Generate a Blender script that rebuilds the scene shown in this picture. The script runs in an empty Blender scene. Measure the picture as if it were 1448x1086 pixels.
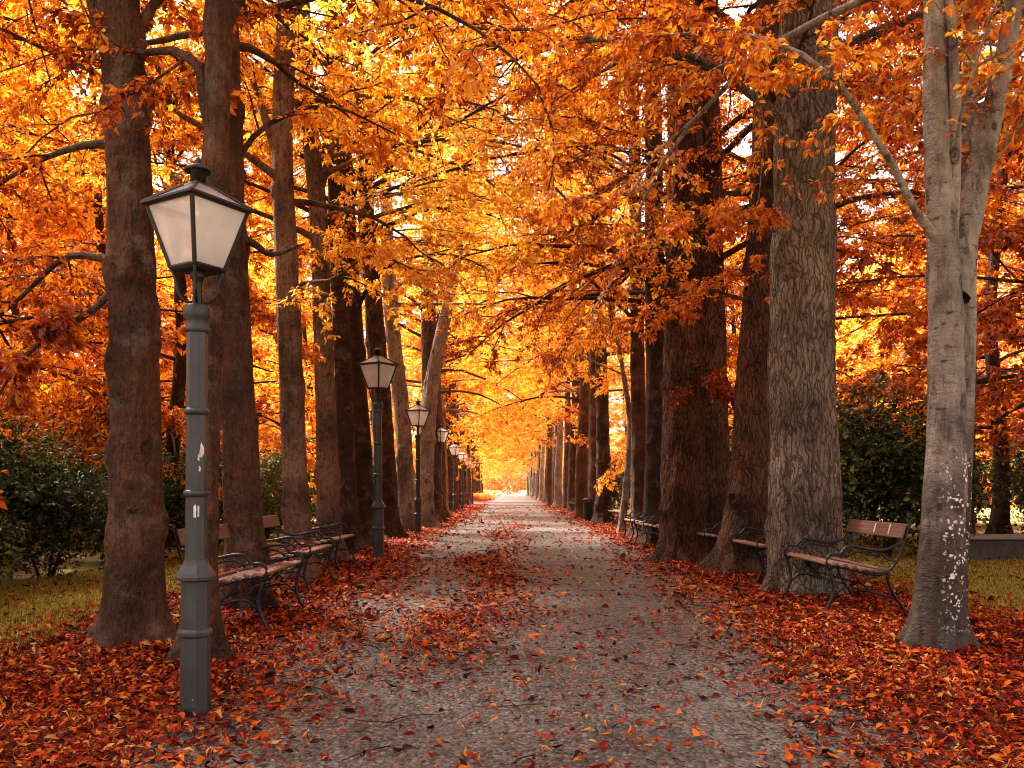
import bpy, math, random
import numpy as np
PI = math.pi
HAZE = False
R = np.random.default_rng(7)
S = bpy.context.scene
COL = S.collection
F, CX, HY, CAMZ = 1200.0, 724.0, 692.0, 1.30      # focal length (px), axis and horizon of the 1448x1086 photograph

# ------------------------------------------------------------------ basics
def zg(x, y):
    y = np.maximum(y, 0.0); t = 8.0 - y
    z = -0.03 * (t + np.sqrt(t * t + 1.0))
    ax = np.abs(x)
    return z + 0.03 * np.maximum(ax - 5.0, 0) ** 1.0 * np.clip((ax - 5) / 3, 0, 1) * np.clip(1.0 - (ax - 5) / 60, 0, 1)
def zgf(x, y): return float(zg(np.float64(x), np.float64(y)))
def at(px, py, Y): return np.array([(px - CX) / F * Y, Y, CAMZ - (py - HY) / F * Y])
def link(name, me, mat=None, parent=None, smooth=False):
    o = bpy.data.objects.new(name, me); COL.objects.link(o)
    if mat is not None and me is not None: me.materials.append(mat)
    if parent is not None: o.parent = parent
    if smooth is not None and me is not None and mat is not None: me.polygons.foreach_set('use_smooth', np.full(len(me.polygons), bool(smooth)))
    return o
def tag(o, label=None, cat=None, group=None, kind=None):
    if label: o['label'] = label
    if cat: o['category'] = cat
    if group: o['group'] = group
    if kind: o['kind'] = kind
    return o
def empty(name, loc, rz=0.0):
    o = bpy.data.objects.new(name, None); COL.objects.link(o)
    o.location = loc; o.rotation_euler = (0, 0, rz); o.empty_display_size = 0.2
    return o
def mesh_np(name, V, Fs):
    """V (n,3); Fs list of int arrays (m,k)"""
    me = bpy.data.meshes.new(name)
    V = np.asarray(V, dtype=np.float32)
    me.vertices.add(len(V)); me.vertices.foreach_set('co', V.ravel())
    Fs = [np.asarray(f, dtype=np.int32) for f in Fs if len(f)]
    tot = sum(f.size for f in Fs); npoly = sum(len(f) for f in Fs)
    me.loops.add(tot); me.polygons.add(npoly)
    me.loops.foreach_set('vertex_index', np.concatenate([f.ravel() for f in Fs]))
    sizes = np.concatenate([np.full(len(f), f.shape[1], dtype=np.int32) for f in Fs])
    st = np.zeros(npoly, dtype=np.int32); st[1:] = np.cumsum(sizes)[:-1]
    me.polygons.foreach_set('loop_start', st)
    me.update(calc_edges=True)
    return me
class MB:
    """collects arrays, builds ONE mesh"""
    def __init__(s): s.V = []; s.Q = []; s.n = 0
    def add(s, V, *Fs):
        V = np.asarray(V, dtype=np.float64).reshape(-1, 3)
        for f in Fs:
            if len(f): s.Q.append(np.asarray(f, dtype=np.int32) + s.n)
        s.V.append(V); s.n += len(V); return s
    def box(s, c, d, rot=None, bev=0.0):
        c = np.array(c, float); h = np.array(d, float) / 2
        b = min(bev, *(h * 0.45)) if bev else 0.0
        if b <= 0:
            P = np.array([[x, y, z] for x in (-1, 1) for y in (-1, 1) for z in (-1, 1)], float) * h
            Q = [[0, 1, 3, 2], [4, 6, 7, 5], [0, 4, 5, 1], [2, 3, 7, 6], [0, 2, 6, 4], [1, 5, 7, 3]]
            T = []
        else:
            P = []; idx = {}
            for sx in (-1, 1):
                for sy in (-1, 1):
                    for sz in (-1, 1):
                        for a in range(3):
                            v = [sx * (h[0] - b), sy * (h[1] - b), sz * (h[2] - b)]
                            v[a] += b * (sx, sy, sz)[a]
                            idx[(sx, sy, sz, a)] = len(P); P.append(v)
            P = np.array(P); Q = []; T = []
            for a in range(3):
                o1, o2 = (a + 1) % 3, (a + 2) % 3
                for sg in (-1, 1):
                    q = []
                    for (p, r) in ((-1, -1), (1, -1), (1, 1), (-1, 1)):
                        k = [0, 0, 0]; k[a] = sg; k[o1] = p; k[o2] = r; q.append(idx[(*k, a)])
                    Q.append(q if sg > 0 else q[::-1])
            for a in range(3):
                o1, o2 = (a + 1) % 3, (a + 2) % 3
                for p in (-1, 1):
                    for r in (-1, 1):
                        k0 = [0, 0, 0]; k0[o1] = p; k0[o2] = r; k0[a] = -1; k1 = list(k0); k1[a] = 1
                        Q.append([idx[(*k0, o1)], idx[(*k1, o1)], idx[(*k1, o2)], idx[(*k0, o2)]])
            for sx in (-1, 1):
                for sy in (-1, 1):
                    for sz in (-1, 1): T.append([idx[(sx, sy, sz, a)] for a in range(3)])
        if rot is not None: P = P @ np.array(rot).T
        return s.add(P + c, Q, T)
    def lathe(s, prof, n=24, c=(0, 0, 0), ph=0.0, cap=True):
        prof = np.array(prof, float); m = len(prof)
        a = np.arange(n) * 2 * PI / n + ph
        V = np.stack([prof[:, None, 0] * np.cos(a), prof[:, None, 0] * np.sin(a), np.repeat(prof[:, 1:2], n, 1)], -1)
        i, j = np.meshgrid(np.arange(m - 1), np.arange(n), indexing='ij'); j2 = (j + 1) % n
        Q = np.stack([i * n + j, i * n + j2, (i + 1) * n + j2, (i + 1) * n + j], -1).reshape(-1, 4)
        s.add(V.reshape(-1, 3) + np.array(c), Q)
        if cap:
            b = s.n - m * n
            s.Q.append(np.arange(b, b + n)[::-1][None, :].copy()); s.Q.append(np.arange(s.n - n, s.n)[None, :].copy())
        return s
    def tube(s, P, r, n=7, flat=1.0):
        V, Q = sweep(np.asarray(P, float)[None], np.broadcast_to(np.asarray(r, float), (len(P),))[None], n)
        s.add(V, Q)
        s.Q.append(np.arange(s.n - len(V), s.n - len(V) + n)[None, ::-1].copy())
        s.Q.append(np.arange(s.n - n, s.n)[None, :].copy())
        return s
    def build(s, name, mat=None, parent=None, smooth=False):
        me = mesh_np(name, np.concatenate(s.V), s.Q)
        return link(name, me, mat, parent, smooth)
def nrm(v): return v / np.maximum(np.linalg.norm(v, axis=-1, keepdims=True), 1e-9)
def sweep(P, Rr, n, disp=None):
    """batch of polylines P (N,m,3) radii (N,m) -> verts, quads"""
    N, m, _ = P.shape
    T = np.gradient(P, axis=1) if m > 2 else np.repeat((P[:, 1:] - P[:, :1]), 2, 1)
    T = nrm(T)
    vert = np.abs(T[..., 2]).mean(1) > 0.8
    ref = np.where(vert[:, None], np.array([0.0, 1.0, 0.0]), np.array([0.0, 0.0, 1.0]))[:, None, :]
    U = nrm(np.cross(np.broadcast_to(ref, T.shape), T)); W = np.cross(T, U)
    a = np.arange(n) * 2 * PI / n
    rr = Rr[:, :, None] * np.ones(n)
    if disp is not None: rr = rr * disp
    V = P[:, :, None, :] + rr[..., None] * (U[:, :, None, :] * np.cos(a)[:, None] + W[:, :, None, :] * np.sin(a)[:, None])
    k, i, j = np.meshgrid(np.arange(N), np.arange(m - 1), np.arange(n), indexing='ij'); j2 = (j + 1) % n
    b = k * m * n
    Q = np.stack([b + i * n + j, b + i * n + j2, b + (i + 1) * n + j2, b + (i + 1) * n + j], -1).reshape(-1, 4)
    return V.reshape(-1, 3), Q
def spline(pts, m):
    """Catmull-Rom resample to m points, by chord length"""
    P = np.array(pts, float)
    if len(P) == 2: return P[0] + (P[1] - P[0]) * np.linspace(0, 1, m)[:, None]
    Pe = np.vstack([2 * P[0] - P[1], P, 2 * P[-1] - P[-2]])
    d = np.r_[0, np.cumsum(np.linalg.norm(np.diff(P, axis=0), axis=1))]
    t = np.interp(np.linspace(0, d[-1], m), d, np.arange(len(P)))
    i = np.minimum(t.astype(int), len(P) - 2); f = (t - i)[:, None]
    a, b, c, e = Pe[i], Pe[i + 1], Pe[i + 2], Pe[i + 3]
    return 0.5 * (2 * b + (c - a) * f + (2 * a - 5 * b + 4 * c - e) * f ** 2 + (3 * b - a - 3 * c + e) * f ** 3)

# ------------------------------------------------------------------ materials
class NT:
    def __init__(s, name):
        s.m = bpy.data.materials.new(name); s.m.use_nodes = True
        s.t = s.m.node_tree; s.t.nodes.clear(); s.out = s.n('ShaderNodeOutputMaterial')
    def n(s, typ, inp=None, **kw):
        x = s.t.nodes.new(typ)
        for k, v in kw.items(): setattr(x, k, v)
        for k, v in (inp or {}).items():
            if isinstance(v, bpy.types.NodeSocket): s.t.links.new(v, x.inputs[k])
            else: x.inputs[k].default_value = v
        return x
    def ramp(s, fac, stops, interp='LINEAR'):
        x = s.n('ShaderNodeValToRGB', {0: fac}); e = x.color_ramp; e.interpolation = interp
        while len(e.elements) < len(stops): e.elements.new(0.5)
        for el, (p, c) in zip(e.elements, stops):
            el.position = p; el.color = (*c, 1) if len(c) == 3 else c
        return x.outputs[0]
    def noise(s, vec, scale, detail=3, rough=0.55, lo=0.3, hi=0.7):
        x = s.n('ShaderNodeTexNoise', {'Scale': scale, 'Detail': detail, 'Roughness': rough})
        if vec is not None: s.t.links.new(vec, x.inputs['Vector'])
        if lo is None: return x.outputs[0]
        return s.n('ShaderNodeMapRange', {0: x.outputs[0], 1: lo, 2: hi}).outputs[0]
    def math(s, op, a, b=None, clamp=False):
        x = s.n('ShaderNodeMath', {0: a}, operation=op, use_clamp=clamp)
        if b is not None:
            if isinstance(b, bpy.types.NodeSocket): s.t.links.new(b, x.inputs[1])
            else: x.inputs[1].default_value = b
        return x.outputs[0]
    def mix(s, fac, a, b, blend='MIX'):
        x = s.n('ShaderNodeMix', data_type='RGBA', blend_type=blend)
        for k, v in ((0, fac), (6, a), (7, b)):
            if isinstance(v, bpy.types.NodeSocket): s.t.links.new(v, x.inputs[k])
            else: x.inputs[k].default_value = v if k == 0 else (*v, 1)
        return x.outputs[2]
    def map(s, vec, scale=(1, 1, 1), loc=(0, 0, 0)):
        return s.n('ShaderNodeMapping', {0: vec, 'Scale': scale, 'Location': loc}).outputs[0]
    def end(s, shader): s.t.links.new(shader, s.out.inputs[0]); return s.m
    def bsdf(s, color, rough=0.8, bump=None, strength=0.5, dist=0.02, **kw):
        b = s.n('ShaderNodeBsdfPrincipled', {'Roughness': rough})
        if isinstance(color, bpy.types.NodeSocket): s.t.links.new(color, b.inputs['Base Color'])
        else: b.inputs['Base Color'].default_value = (*color, 1)
        for k, v in kw.items():
            if isinstance(v, bpy.types.NodeSocket): s.t.links.new(v, b.inputs[k])
            else: b.inputs[k].default_value = v
        if bump is not None:
            bm = s.n('ShaderNodeBump', {'Strength': strength, 'Distance': dist, 'Height': bump})
            s.t.links.new(bm.outputs[0], b.inputs['Normal'])
        return b.outputs[0]

def leaf_mat(name, stops, trans_gain=1.55, trans=0.62, noise_scale=0.45, spread=0.85, gloss=0.035):
    n = NT(name)
    g = n.n('ShaderNodeNewGeometry'); tc = n.n('ShaderNodeTexCoord')
    ob = n.n('ShaderNodeObjectInfo')
    cl = n.noise(tc.outputs['Object'], noise_scale, 2, lo=None)
    v = n.math('ADD', n.math('MULTIPLY', g.outputs['Random Per Island'], spread), n.math('MULTIPLY', n.math('SUBTRACT', cl, 0.5), 1.3))
    v = n.math('ADD', v, n.math('MULTIPLY', n.math('SUBTRACT', ob.outputs['Random'], 0.5), 0.22))
    v = n.math('ADD', v, 0.5 - spread / 2, True)
    c = n.ramp(v, stops)
    ct = n.mix(1.0, c, (trans_gain, trans_gain * 1.2, trans_gain * 0.8), 'MULTIPLY')
    d = n.n('ShaderNodeBsdfDiffuse', {'Color': c}); t = n.n('ShaderNodeBsdfTranslucent', {'Color': ct})
    m = n.n('ShaderNodeMixShader', {0: trans, 1: d.outputs[0], 2: t.outputs[0]})
    gl = n.n('ShaderNodeBsdfGlossy', {'Color': (1, 1, 1, 1), 'Roughness': 0.45})
    m2 = n.n('ShaderNodeMixShader', {0: gloss, 1: m.outputs[0], 2: gl.outputs[0]})
    return n.end(m2.outputs[0])
RED = (0.10, 0.008, 0.0015); DEEP = (0.28, 0.032, 0.002); ORA = (0.52, 0.120, 0.005); AMB = (0.63, 0.225, 0.011); YEL = (0.70, 0.39, 0.045)
M = {}
M['leaf_orange'] = leaf_mat('leaf_orange', [(0.0, RED), (0.25, DEEP), (0.5, ORA), (0.78, AMB), (1.0, YEL)])
M['leaf_amber'] = leaf_mat('leaf_amber', [(0.0, DEEP), (0.25, ORA), (0.6, AMB), (1.0, YEL)])
M['leaf_red'] = leaf_mat('leaf_red', [(0.0, RED), (0.35, DEEP), (0.7, ORA), (1.0, AMB)])
M['leaf_yellow'] = leaf_mat('leaf_yellow', [(0.0, ORA), (0.3, AMB), (1.0, (0.72, 0.48, 0.08))])
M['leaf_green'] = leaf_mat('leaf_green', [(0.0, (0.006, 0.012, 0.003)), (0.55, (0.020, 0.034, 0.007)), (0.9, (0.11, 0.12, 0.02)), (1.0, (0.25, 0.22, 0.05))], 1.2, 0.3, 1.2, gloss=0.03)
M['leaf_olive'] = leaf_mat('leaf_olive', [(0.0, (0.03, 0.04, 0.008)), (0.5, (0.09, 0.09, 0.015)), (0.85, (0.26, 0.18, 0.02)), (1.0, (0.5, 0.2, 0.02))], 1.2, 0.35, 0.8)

def litter_mat():
    n = NT('fallen_leaf')
    g = n.n('ShaderNodeNewGeometry'); tc = n.n('ShaderNodeTexCoord')
    cl = n.noise(tc.outputs['Object'], 0.5, 2, lo=None)
    v = n.math('ADD', n.math('MULTIPLY', g.outputs['Random Per Island'], 0.98), n.math('SUBTRACT', n.math('MULTIPLY', cl, 0.6), 0.27), True)
    c = n.ramp(v, [(0.0, (0.0102, 0.0026, 0.0017)), (0.22, (0.0510, 0.0034, 0.0013)), (0.5, (0.2040, 0.0110, 0.0017)), (0.74, (0.4250, 0.0425, 0.0026)), (0.92, (0.5610, 0.1360, 0.0068)), (1.0, (0.4675, 0.2380, 0.0595))])
    b = n.bsdf(c, 0.65, n.noise(tc.outputs['Object'], 60, 2), 0.3, 0.003, **{'Specular IOR Level': 0.12})
    t = n.n('ShaderNodeBsdfTranslucent', {'Color': c})
    return n.end(n.n('ShaderNodeMixShader', {0: 0.15, 1: b, 2: t.outputs[0]}).outputs[0])
M['litter'] = litter_mat()

def smooth_bark(name, c0, c1, dark=(0.03, 0.02, 0.015), spots=0.6):
    n = NT(name); tc = n.n('ShaderNodeTexCoord'); ob = n.n('ShaderNodeObjectInfo')
    off = n.n('ShaderNodeCombineXYZ', {2: n.math('MULTIPLY', ob.outputs['Random'], 37.0)})
    v = n.n('ShaderNodeVectorMath', {0: tc.outputs['Object'], 1: off.outputs[0]}, operation='ADD').outputs[0]
    big = n.noise(v, 1.6, 5, 0.6); fine = n.noise(n.map(v, (1, 1, 0.6)), 22, 4, 0.65)
    hor = n.noise(n.map(v, (5, 5, 14)), 1.0, 4, 0.7); ver = n.noise(n.map(v, (22, 22, 2.2)), 1.0, 4, 0.65)
    c = n.mix(big, c0, c1)
    c = n.mix(n.math('MULTIPLY', n.ramp(fine, [(0.15, (1, 1, 1)), (0.5, (0, 0, 0))]), 0.6), c, dark)
    c = n.mix(n.math('MULTIPLY', n.ramp(hor, [(0.0, (1, 1, 1)), (0.14, (0, 0, 0))]), 0.6), c, dark)
    c = n.mix(n.math('MULTIPLY', n.ramp(ver, [(0.15, (1, 1, 1)), (0.5, (0, 0, 0))]), 0.5), c, dark)
    vo = n.n('ShaderNodeTexVoronoi', {'Vector': n.map(v, (6, 6, 4)), 'Scale': 1.0, 'Randomness': 1.0})
    c = n.mix(n.math('MULTIPLY', n.ramp(vo.outputs['Distance'], [(0.07, (1, 1, 1)), (0.17, (0, 0, 0))]), spots), c, dark)
    wv = n.n('ShaderNodeVectorMath', {0: v, 1: n.n('ShaderNodeVectorMath', {0: n.n('ShaderNodeTexNoise', {'Vector': v, 'Scale': 5.0, 'Detail': 3.0}).outputs['Color'], 3: 0.16}, operation='SCALE').outputs[0]}, operation='ADD').outputs[0]
    eye = n.n('ShaderNodeTexVoronoi', {'Vector': n.map(wv, (2.6, 2.6, 1.7)), 'Scale': 1.0}).outputs['Distance']     # branch scars
    er = n.ramp(eye, [(0.0, (0.9, 0.9, 0.9)), (0.09, (0.5, 0.5, 0.5)), (0.13, (1, 1, 1)), (0.2, (0, 0, 0))])
    c = n.mix(n.math('MULTIPLY', er, 0.75), c, dark)
    moss = n.noise(v, 3.5, 5, 0.7, lo=None)
    c = n.mix(n.math('MULTIPLY', n.ramp(moss, [(0.52, (0, 0, 0)), (0.66, (1, 1, 1))]), 0.4), c, (0.26, 0.20, 0.155))
    h = n.math('ADD', n.math('MULTIPLY', fine, 0.6), n.math('ADD', n.math('ADD', n.math('MULTIPLY', hor, 0.3), n.math('SUBTRACT', n.math('MULTIPLY', ver, 0.7), n.math('MULTIPLY', er, 0.8))), n.math('MULTIPLY', n.ramp(vo.outputs['Distance'], [(0.05, (0, 0, 0)), (0.2, (1, 1, 1))]), 0.25)))
    return n.end(n.bsdf(c, 0.8, h, 1.0, 0.07, **{'Specular IOR Level': 0.25}))
M['bark_brown'] = smooth_bark('bark_brown', (0.0279, 0.0111, 0.0051), (0.1838, 0.0760, 0.0357))
M['bark_tan'] = smooth_bark('bark_tan', (0.0503, 0.0255, 0.0141), (0.3822, 0.2045, 0.1192))
M['bark_umber'] = smooth_bark('bark_umber', (0.0147, 0.0064, 0.0034), (0.0988, 0.0427, 0.0220))
M['bark_grey'] = smooth_bark('bark_grey', (0.1465, 0.1262, 0.1085), (0.5023, 0.4422, 0.3810), (0.0282, 0.0220, 0.0185))
def ridged_bark(name, c0, c1, dark):
    n = NT(name); tc = n.n('ShaderNodeTexCoord')
    v = tc.outputs['Object']
    wn = n.n('ShaderNodeTexNoise', {'Vector': v, 'Scale': 3.0, 'Detail': 3.0})
    wv = n.n('ShaderNodeVectorMath', {0: wn.outputs['Color'], 1: (0.5, 0.5, 0.5)}, operation='SUBTRACT').outputs[0]
    wv = n.n('ShaderNodeVectorMath', {0: wv, 3: 0.22}, operation='SCALE').outputs[0]
    vv = n.n('ShaderNodeVectorMath', {0: v, 1: wv}, operation='ADD').outputs[0]
    vo = n.n('ShaderNodeTexVoronoi', {'Vector': n.map(vv, (19, 19, 2.3)), 'Scale': 1.0}, feature='DISTANCE_TO_EDGE')
    vo2 = n.n('ShaderNodeTexVoronoi', {'Vector': n.map(vv, (38, 38, 8)), 'Scale': 1.0}, feature='DISTANCE_TO_EDGE')
    ridge = n.ramp(vo.outputs['Distance'], [(0.0, (0, 0, 0)), (0.22, (0.8, 0.8, 0.8)), (0.5, (1, 1, 1))])
    r2 = n.ramp(vo2.outputs['Distance'], [(0.0, (0, 0, 0)), (0.25, (1, 1, 1))])
    fine = n.noise(n.map(v, (1, 1, 0.35)), 45, 4, 0.7)
    c = n.mix(n.noise(v, 1.3, 4), c0, c1)
    c = n.mix(n.math('MULTIPLY', n.ramp(ridge, [(0.0, (1, 1, 1)), (0.55, (0, 0, 0))]), 0.8), c, dark)
    c = n.mix(n.math('MULTIPLY', fine, 0.5), c, dark)
    h = n.math('ADD', ridge, n.math('ADD', n.math('MULTIPLY', r2, 0.35), n.math('MULTIPLY', fine, 0.5)))
    return n.end(n.bsdf(c, 0.85, h, 1.0, 0.07, **{'Specular IOR Level': 0.25}))
M['bark_ridged_grey'] = ridged_bark('bark_ridged_grey', (0.1366, 0.0953, 0.0678), (0.6148, 0.4732, 0.3525), (0.0149, 0.0092, 0.0055))
M['bark_ridged_brown'] = ridged_bark('bark_ridged_brown', (0.0735, 0.0282, 0.0126), (0.3639, 0.1544, 0.0706), (0.0084, 0.0037, 0.0016))
def birch_bark():
    n = NT('bark_birch'); tc = n.n('ShaderNodeTexCoord'); v = tc.outputs['Object']
    sp = n.n('ShaderNodeSeparateXYZ', {0: v})
    big = n.noise(v, 2.2, 5, 0.6); hor = n.noise(n.map(v, (7, 7, 15)), 1.0, 5, 0.75); fine = n.noise(v, 30, 3, 0.7)
    c = n.mix(n.math('ADD', n.math('MULTIPLY', big, 0.6), n.math('MULTIPLY', n.noise(n.map(v, (14, 14, 5)), 1.0, 5, 0.75), 0.4)), (0.035, 0.026, 0.02), (0.50, 0.44, 0.375))
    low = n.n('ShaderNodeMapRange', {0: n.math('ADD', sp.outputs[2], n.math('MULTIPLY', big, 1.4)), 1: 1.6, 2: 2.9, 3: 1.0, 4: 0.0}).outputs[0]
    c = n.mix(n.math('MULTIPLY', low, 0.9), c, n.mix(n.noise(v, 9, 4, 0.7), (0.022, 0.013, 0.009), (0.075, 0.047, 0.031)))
    c = n.mix(n.math('MULTIPLY', n.ramp(hor, [(0.14, (1, 1, 1)), (0.30, (0, 0, 0))]), 0.85), c, (0.05, 0.035, 0.028))
    vo = n.n('ShaderNodeTexVoronoi', {'Vector': n.map(v, (5, 5, 3)), 'Scale': 1.0})
    c = n.mix(n.math('MULTIPLY', n.ramp(vo.outputs['Distance'], [(0.09, (1, 1, 1)), (0.16, (0, 0, 0))]), 0.8), c, (0.03, 0.022, 0.018))
    eye = n.n('ShaderNodeTexVoronoi', {'Vector': n.map(v, (3.2, 3.2, 1.9)), 'Scale': 1.0}).outputs['Distance']
    er = n.ramp(eye, [(0.0, (1, 1, 1)), (0.07, (0.4, 0.4, 0.4)), (0.12, (1, 1, 1)), (0.19, (0, 0, 0))])
    c = n.mix(n.math('MULTIPLY', er, 0.8), c, (0.025, 0.018, 0.014))
    st_ = n.noise(n.map(v, (9, 9, 1.3)), 1.0, 5, 0.7)
    c = n.mix(n.math('MULTIPLY', n.ramp(st_, [(0.15, (1, 1, 1)), (0.45, (0, 0, 0))]), 0.75), c, (0.05, 0.037, 0.029))
    # pale lichen flecks on the side turned to the lawn
    vl = n.n('ShaderNodeTexVoronoi', {'Vector': n.n('ShaderNodeVectorMath', {0: v, 1: n.n('ShaderNodeVectorMath', {0: n.n('ShaderNodeTexNoise', {'Vector': v, 'Scale': 30.0}).outputs['Color'], 3: 0.05}, operation='SCALE').outputs[0]}, operation='ADD').outputs[0], 'Scale': 26.0})
    side = n.n('ShaderNodeMapRange', {0: n.math('SUBTRACT', sp.outputs[0], n.math('MULTIPLY', sp.outputs[1], 0.5)), 1: 0.02, 2: 0.12}).outputs[0]
    hz = n.math('MULTIPLY', n.n('ShaderNodeMapRange', {0: sp.outputs[2], 1: 0.12, 2: 0.35}).outputs[0], n.n('ShaderNodeMapRange', {0: sp.outputs[2], 1: 1.75, 2: 1.5}).outputs[0])
    pt = n.ramp(n.noise(v, 7, 2), [(0.40, (0, 0, 0)), (0.5, (1, 1, 1))])
    lm = n.math('MULTIPLY', n.math('MULTIPLY', n.math('LESS_THAN', vl.outputs['Distance'], 0.36), pt), n.math('MULTIPLY', side, hz))
    c = n.mix(lm, c, (0.85, 0.82, 0.76))
    h = n.math('ADD', n.math('MULTIPLY', hor, 0.8), n.math('ADD', n.math('MULTIPLY', fine, 0.4), n.math('MULTIPLY', lm, 0.5)))
    return n.end(n.bsdf(c, 0.75, h, 1.0, 0.035, **{'Specular IOR Level': 0.25}))
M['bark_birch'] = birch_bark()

def iron_mat(name, col, rough):
    n = NT(name); tc = n.n('ShaderNodeTexCoord'); f = n.noise(tc.outputs['Object'], 60, 4, 0.7); b = n.noise(tc.outputs['Object'], 5, 4, 0.65)
    c = n.mix(b, col, tuple(x * 1.7 + 0.003 for x in col))
    c = n.mix(n.math('MULTIPLY', n.ramp(f, [(0.75, (0, 0, 0)), (0.95, (1, 1, 1))]), 0.35), c, (0.05, 0.035, 0.025))
    return n.end(n.bsdf(c, rough, f, 0.25, 0.003, **{'Specular IOR Level': 0.35}))
M['lamp_iron'] = iron_mat('lamp_iron', (0.028, 0.032, 0.0325), 0.36)
M['lantern_iron'] = iron_mat('lantern_iron', (0.008, 0.008, 0.008), 0.4)
M['bench_iron'] = iron_mat('bench_iron', (0.005, 0.005, 0.0055), 0.36)
def wood_mat():
    n = NT('bench_wood'); tc = n.n('ShaderNodeTexCoord'); v = tc.outputs['Object']
    g = n.noise(n.map(v, (45, 1.6, 45)), 1.0, 4, 0.6); b = n.noise(v, 3, 3)
    c = n.mix(g, (0.085, 0.038, 0.024), (0.25, 0.13, 0.09)); c = n.mix(n.math('MULTIPLY', b, 0.4), c, (0.22, 0.125, 0.09))
    return n.end(n.bsdf(c, 0.62, g, 0.4, 0.004, **{'Specular IOR Level': 0.3}))
M['wood'] = wood_mat()
def pane_mat(name, col, tr, tl):
    n = NT(name); tc = n.n('ShaderNodeTexCoord'); f = n.noise(tc.outputs['Object'], 6, 4, 0.6)
    c = n.mix(f, col, tuple(x * 0.8 for x in col))
    d = n.n('ShaderNodeBsdfDiffuse', {'Color': c}); t = n.n('ShaderNodeBsdfTranslucent', {'Color': c})
    m = n.n('ShaderNodeMixShader', {0: tl, 1: d.outputs[0], 2: t.outputs[0]})
    g = n.n('ShaderNodeBsdfGlossy', {'Color': (1, 1, 1, 1), 'Roughness': 0.12})
    m = n.n('ShaderNodeMixShader', {0: 0.10, 1: m.outputs[0], 2: g.outputs[0]})
    p = n.n('ShaderNodeBsdfTransparent')
    return n.end(n.n('ShaderNodeMixShader', {0: tr, 1: m.outputs[0], 2: p.outputs[0]}).outputs[0])
M['pane'] = pane_mat('frosted_pane', (0.93, 0.965, 0.97), 0.45, 0.6)
M['roof_pane'] = pane_mat('roof_pane', (0.8, 0.79, 0.78), 0.55, 0.6)
n = NT('bulb_glass'); M['bulb'] = n.end(n.bsdf((0.85, 0.84, 0.8), 0.25))
n = NT('bulb_holder'); M['holder'] = n.end(n.bsdf((0.45, 0.25, 0.16), 0.5))
n = NT('old_sticker'); tc = n.n('ShaderNodeTexCoord'); M['sticker'] = n.end(n.bsdf(n.mix(n.noise(tc.outputs['Object'], 30, 3), (0.75, 0.74, 0.72), (0.45, 0.44, 0.42)), 0.7))
n = NT('concrete'); tc = n.n('ShaderNodeTexCoord'); f = n.noise(tc.outputs['Object'], 14, 5, 0.7)
M['concrete'] = n.end(n.bsdf(n.mix(f, (0.12, 0.085, 0.065), (0.24, 0.18, 0.14)), 0.85, f, 0.5, 0.01))
n = NT('wall_stone'); tc = n.n('ShaderNodeTexCoord'); f = n.noise(tc.outputs['Object'], 5, 6, 0.7)
M['stone'] = n.end(n.bsdf(n.mix(f, (0.025, 0.018, 0.014), (0.09, 0.065, 0.05)), 0.9, f, 0.7, 0.03))
n = NT('coping_stone'); tc = n.n('ShaderNodeTexCoord'); f = n.noise(tc.outputs['Object'], 6, 6, 0.7)
M['coping'] = n.end(n.bsdf(n.mix(f, (0.16, 0.12, 0.085), (0.30, 0.24, 0.175)), 0.85, f, 0.5, 0.02))

def path_mat():
    n = NT('path_asphalt'); tc = n.n('ShaderNodeTexCoord'); v = tc.outputs['Object']
    st = n.n('ShaderNodeTexVoronoi', {'Vector': v, 'Scale': 34.0}); st2 = n.n('ShaderNodeTexVoronoi', {'Vector': v, 'Scale': 85.0})
    big = n.noise(v, 0.9, 5, 0.65); mid = n.noise(v, 7, 4, 0.6)
    c = n.mix(n.n('ShaderNodeSeparateXYZ', {0: st.outputs['Color']}).outputs[0], (0.016, 0.0145, 0.012), (0.196, 0.174, 0.144))
    c = n.mix(n.math('MULTIPLY', n.n('ShaderNodeSeparateXYZ', {0: st2.outputs['Color']}).outputs[1], 0.5), c, (0.05, 0.047, 0.044))
    c = n.mix(n.math('MULTIPLY', big, 0.4), c, (0.165, 0.145, 0.117))
    c = n.mix(n.math('MULTIPLY', n.ramp(mid, [(0.5, (0, 0, 0)), (1.0, (1, 1, 1))]), 0.35), c, (0.04, 0.028, 0.02))
    h = n.math('ADD', n.math('MULTIPLY', st.outputs['Distance'], -1.0), n.math('MULTIPLY', mid, 0.8))
    wet = n.noise(v, 0.55, 6, 0.7); spk = n.n('ShaderNodeTexVoronoi', {'Vector': v, 'Scale': 30.0})
    c = n.mix(n.math('MULTIPLY', n.ramp(wet, [(0.45, (0, 0, 0)), (0.8, (1, 1, 1))]), 0.42), c, (0.028, 0.021, 0.017))
    c = n.mix(n.math('MULTIPLY', n.math('LESS_THAN', n.n('ShaderNodeSeparateXYZ', {0: spk.outputs['Color']}).outputs[0], 0.22), n.math('LESS_THAN', spk.outputs['Distance'], 0.42)), c, (0.20, 0.168, 0.144))
    c = n.mix(n.math('MULTIPLY', n.math('LESS_THAN', n.n('ShaderNodeSeparateXYZ', {0: spk.outputs['Color']}).outputs[1], 0.25), n.math('LESS_THAN', spk.outputs['Distance'], 0.4)), c, (0.035, 0.029, 0.024))
    rg = n.n('ShaderNodeMapRange', {0: big, 3: 0.62, 4: 0.85}).outputs[0]
    return n.end(n.bsdf(c, rg, h, 1.0, 0.03, **{'Specular IOR Level': 0.3}))
M['path'] = path_mat()
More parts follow.
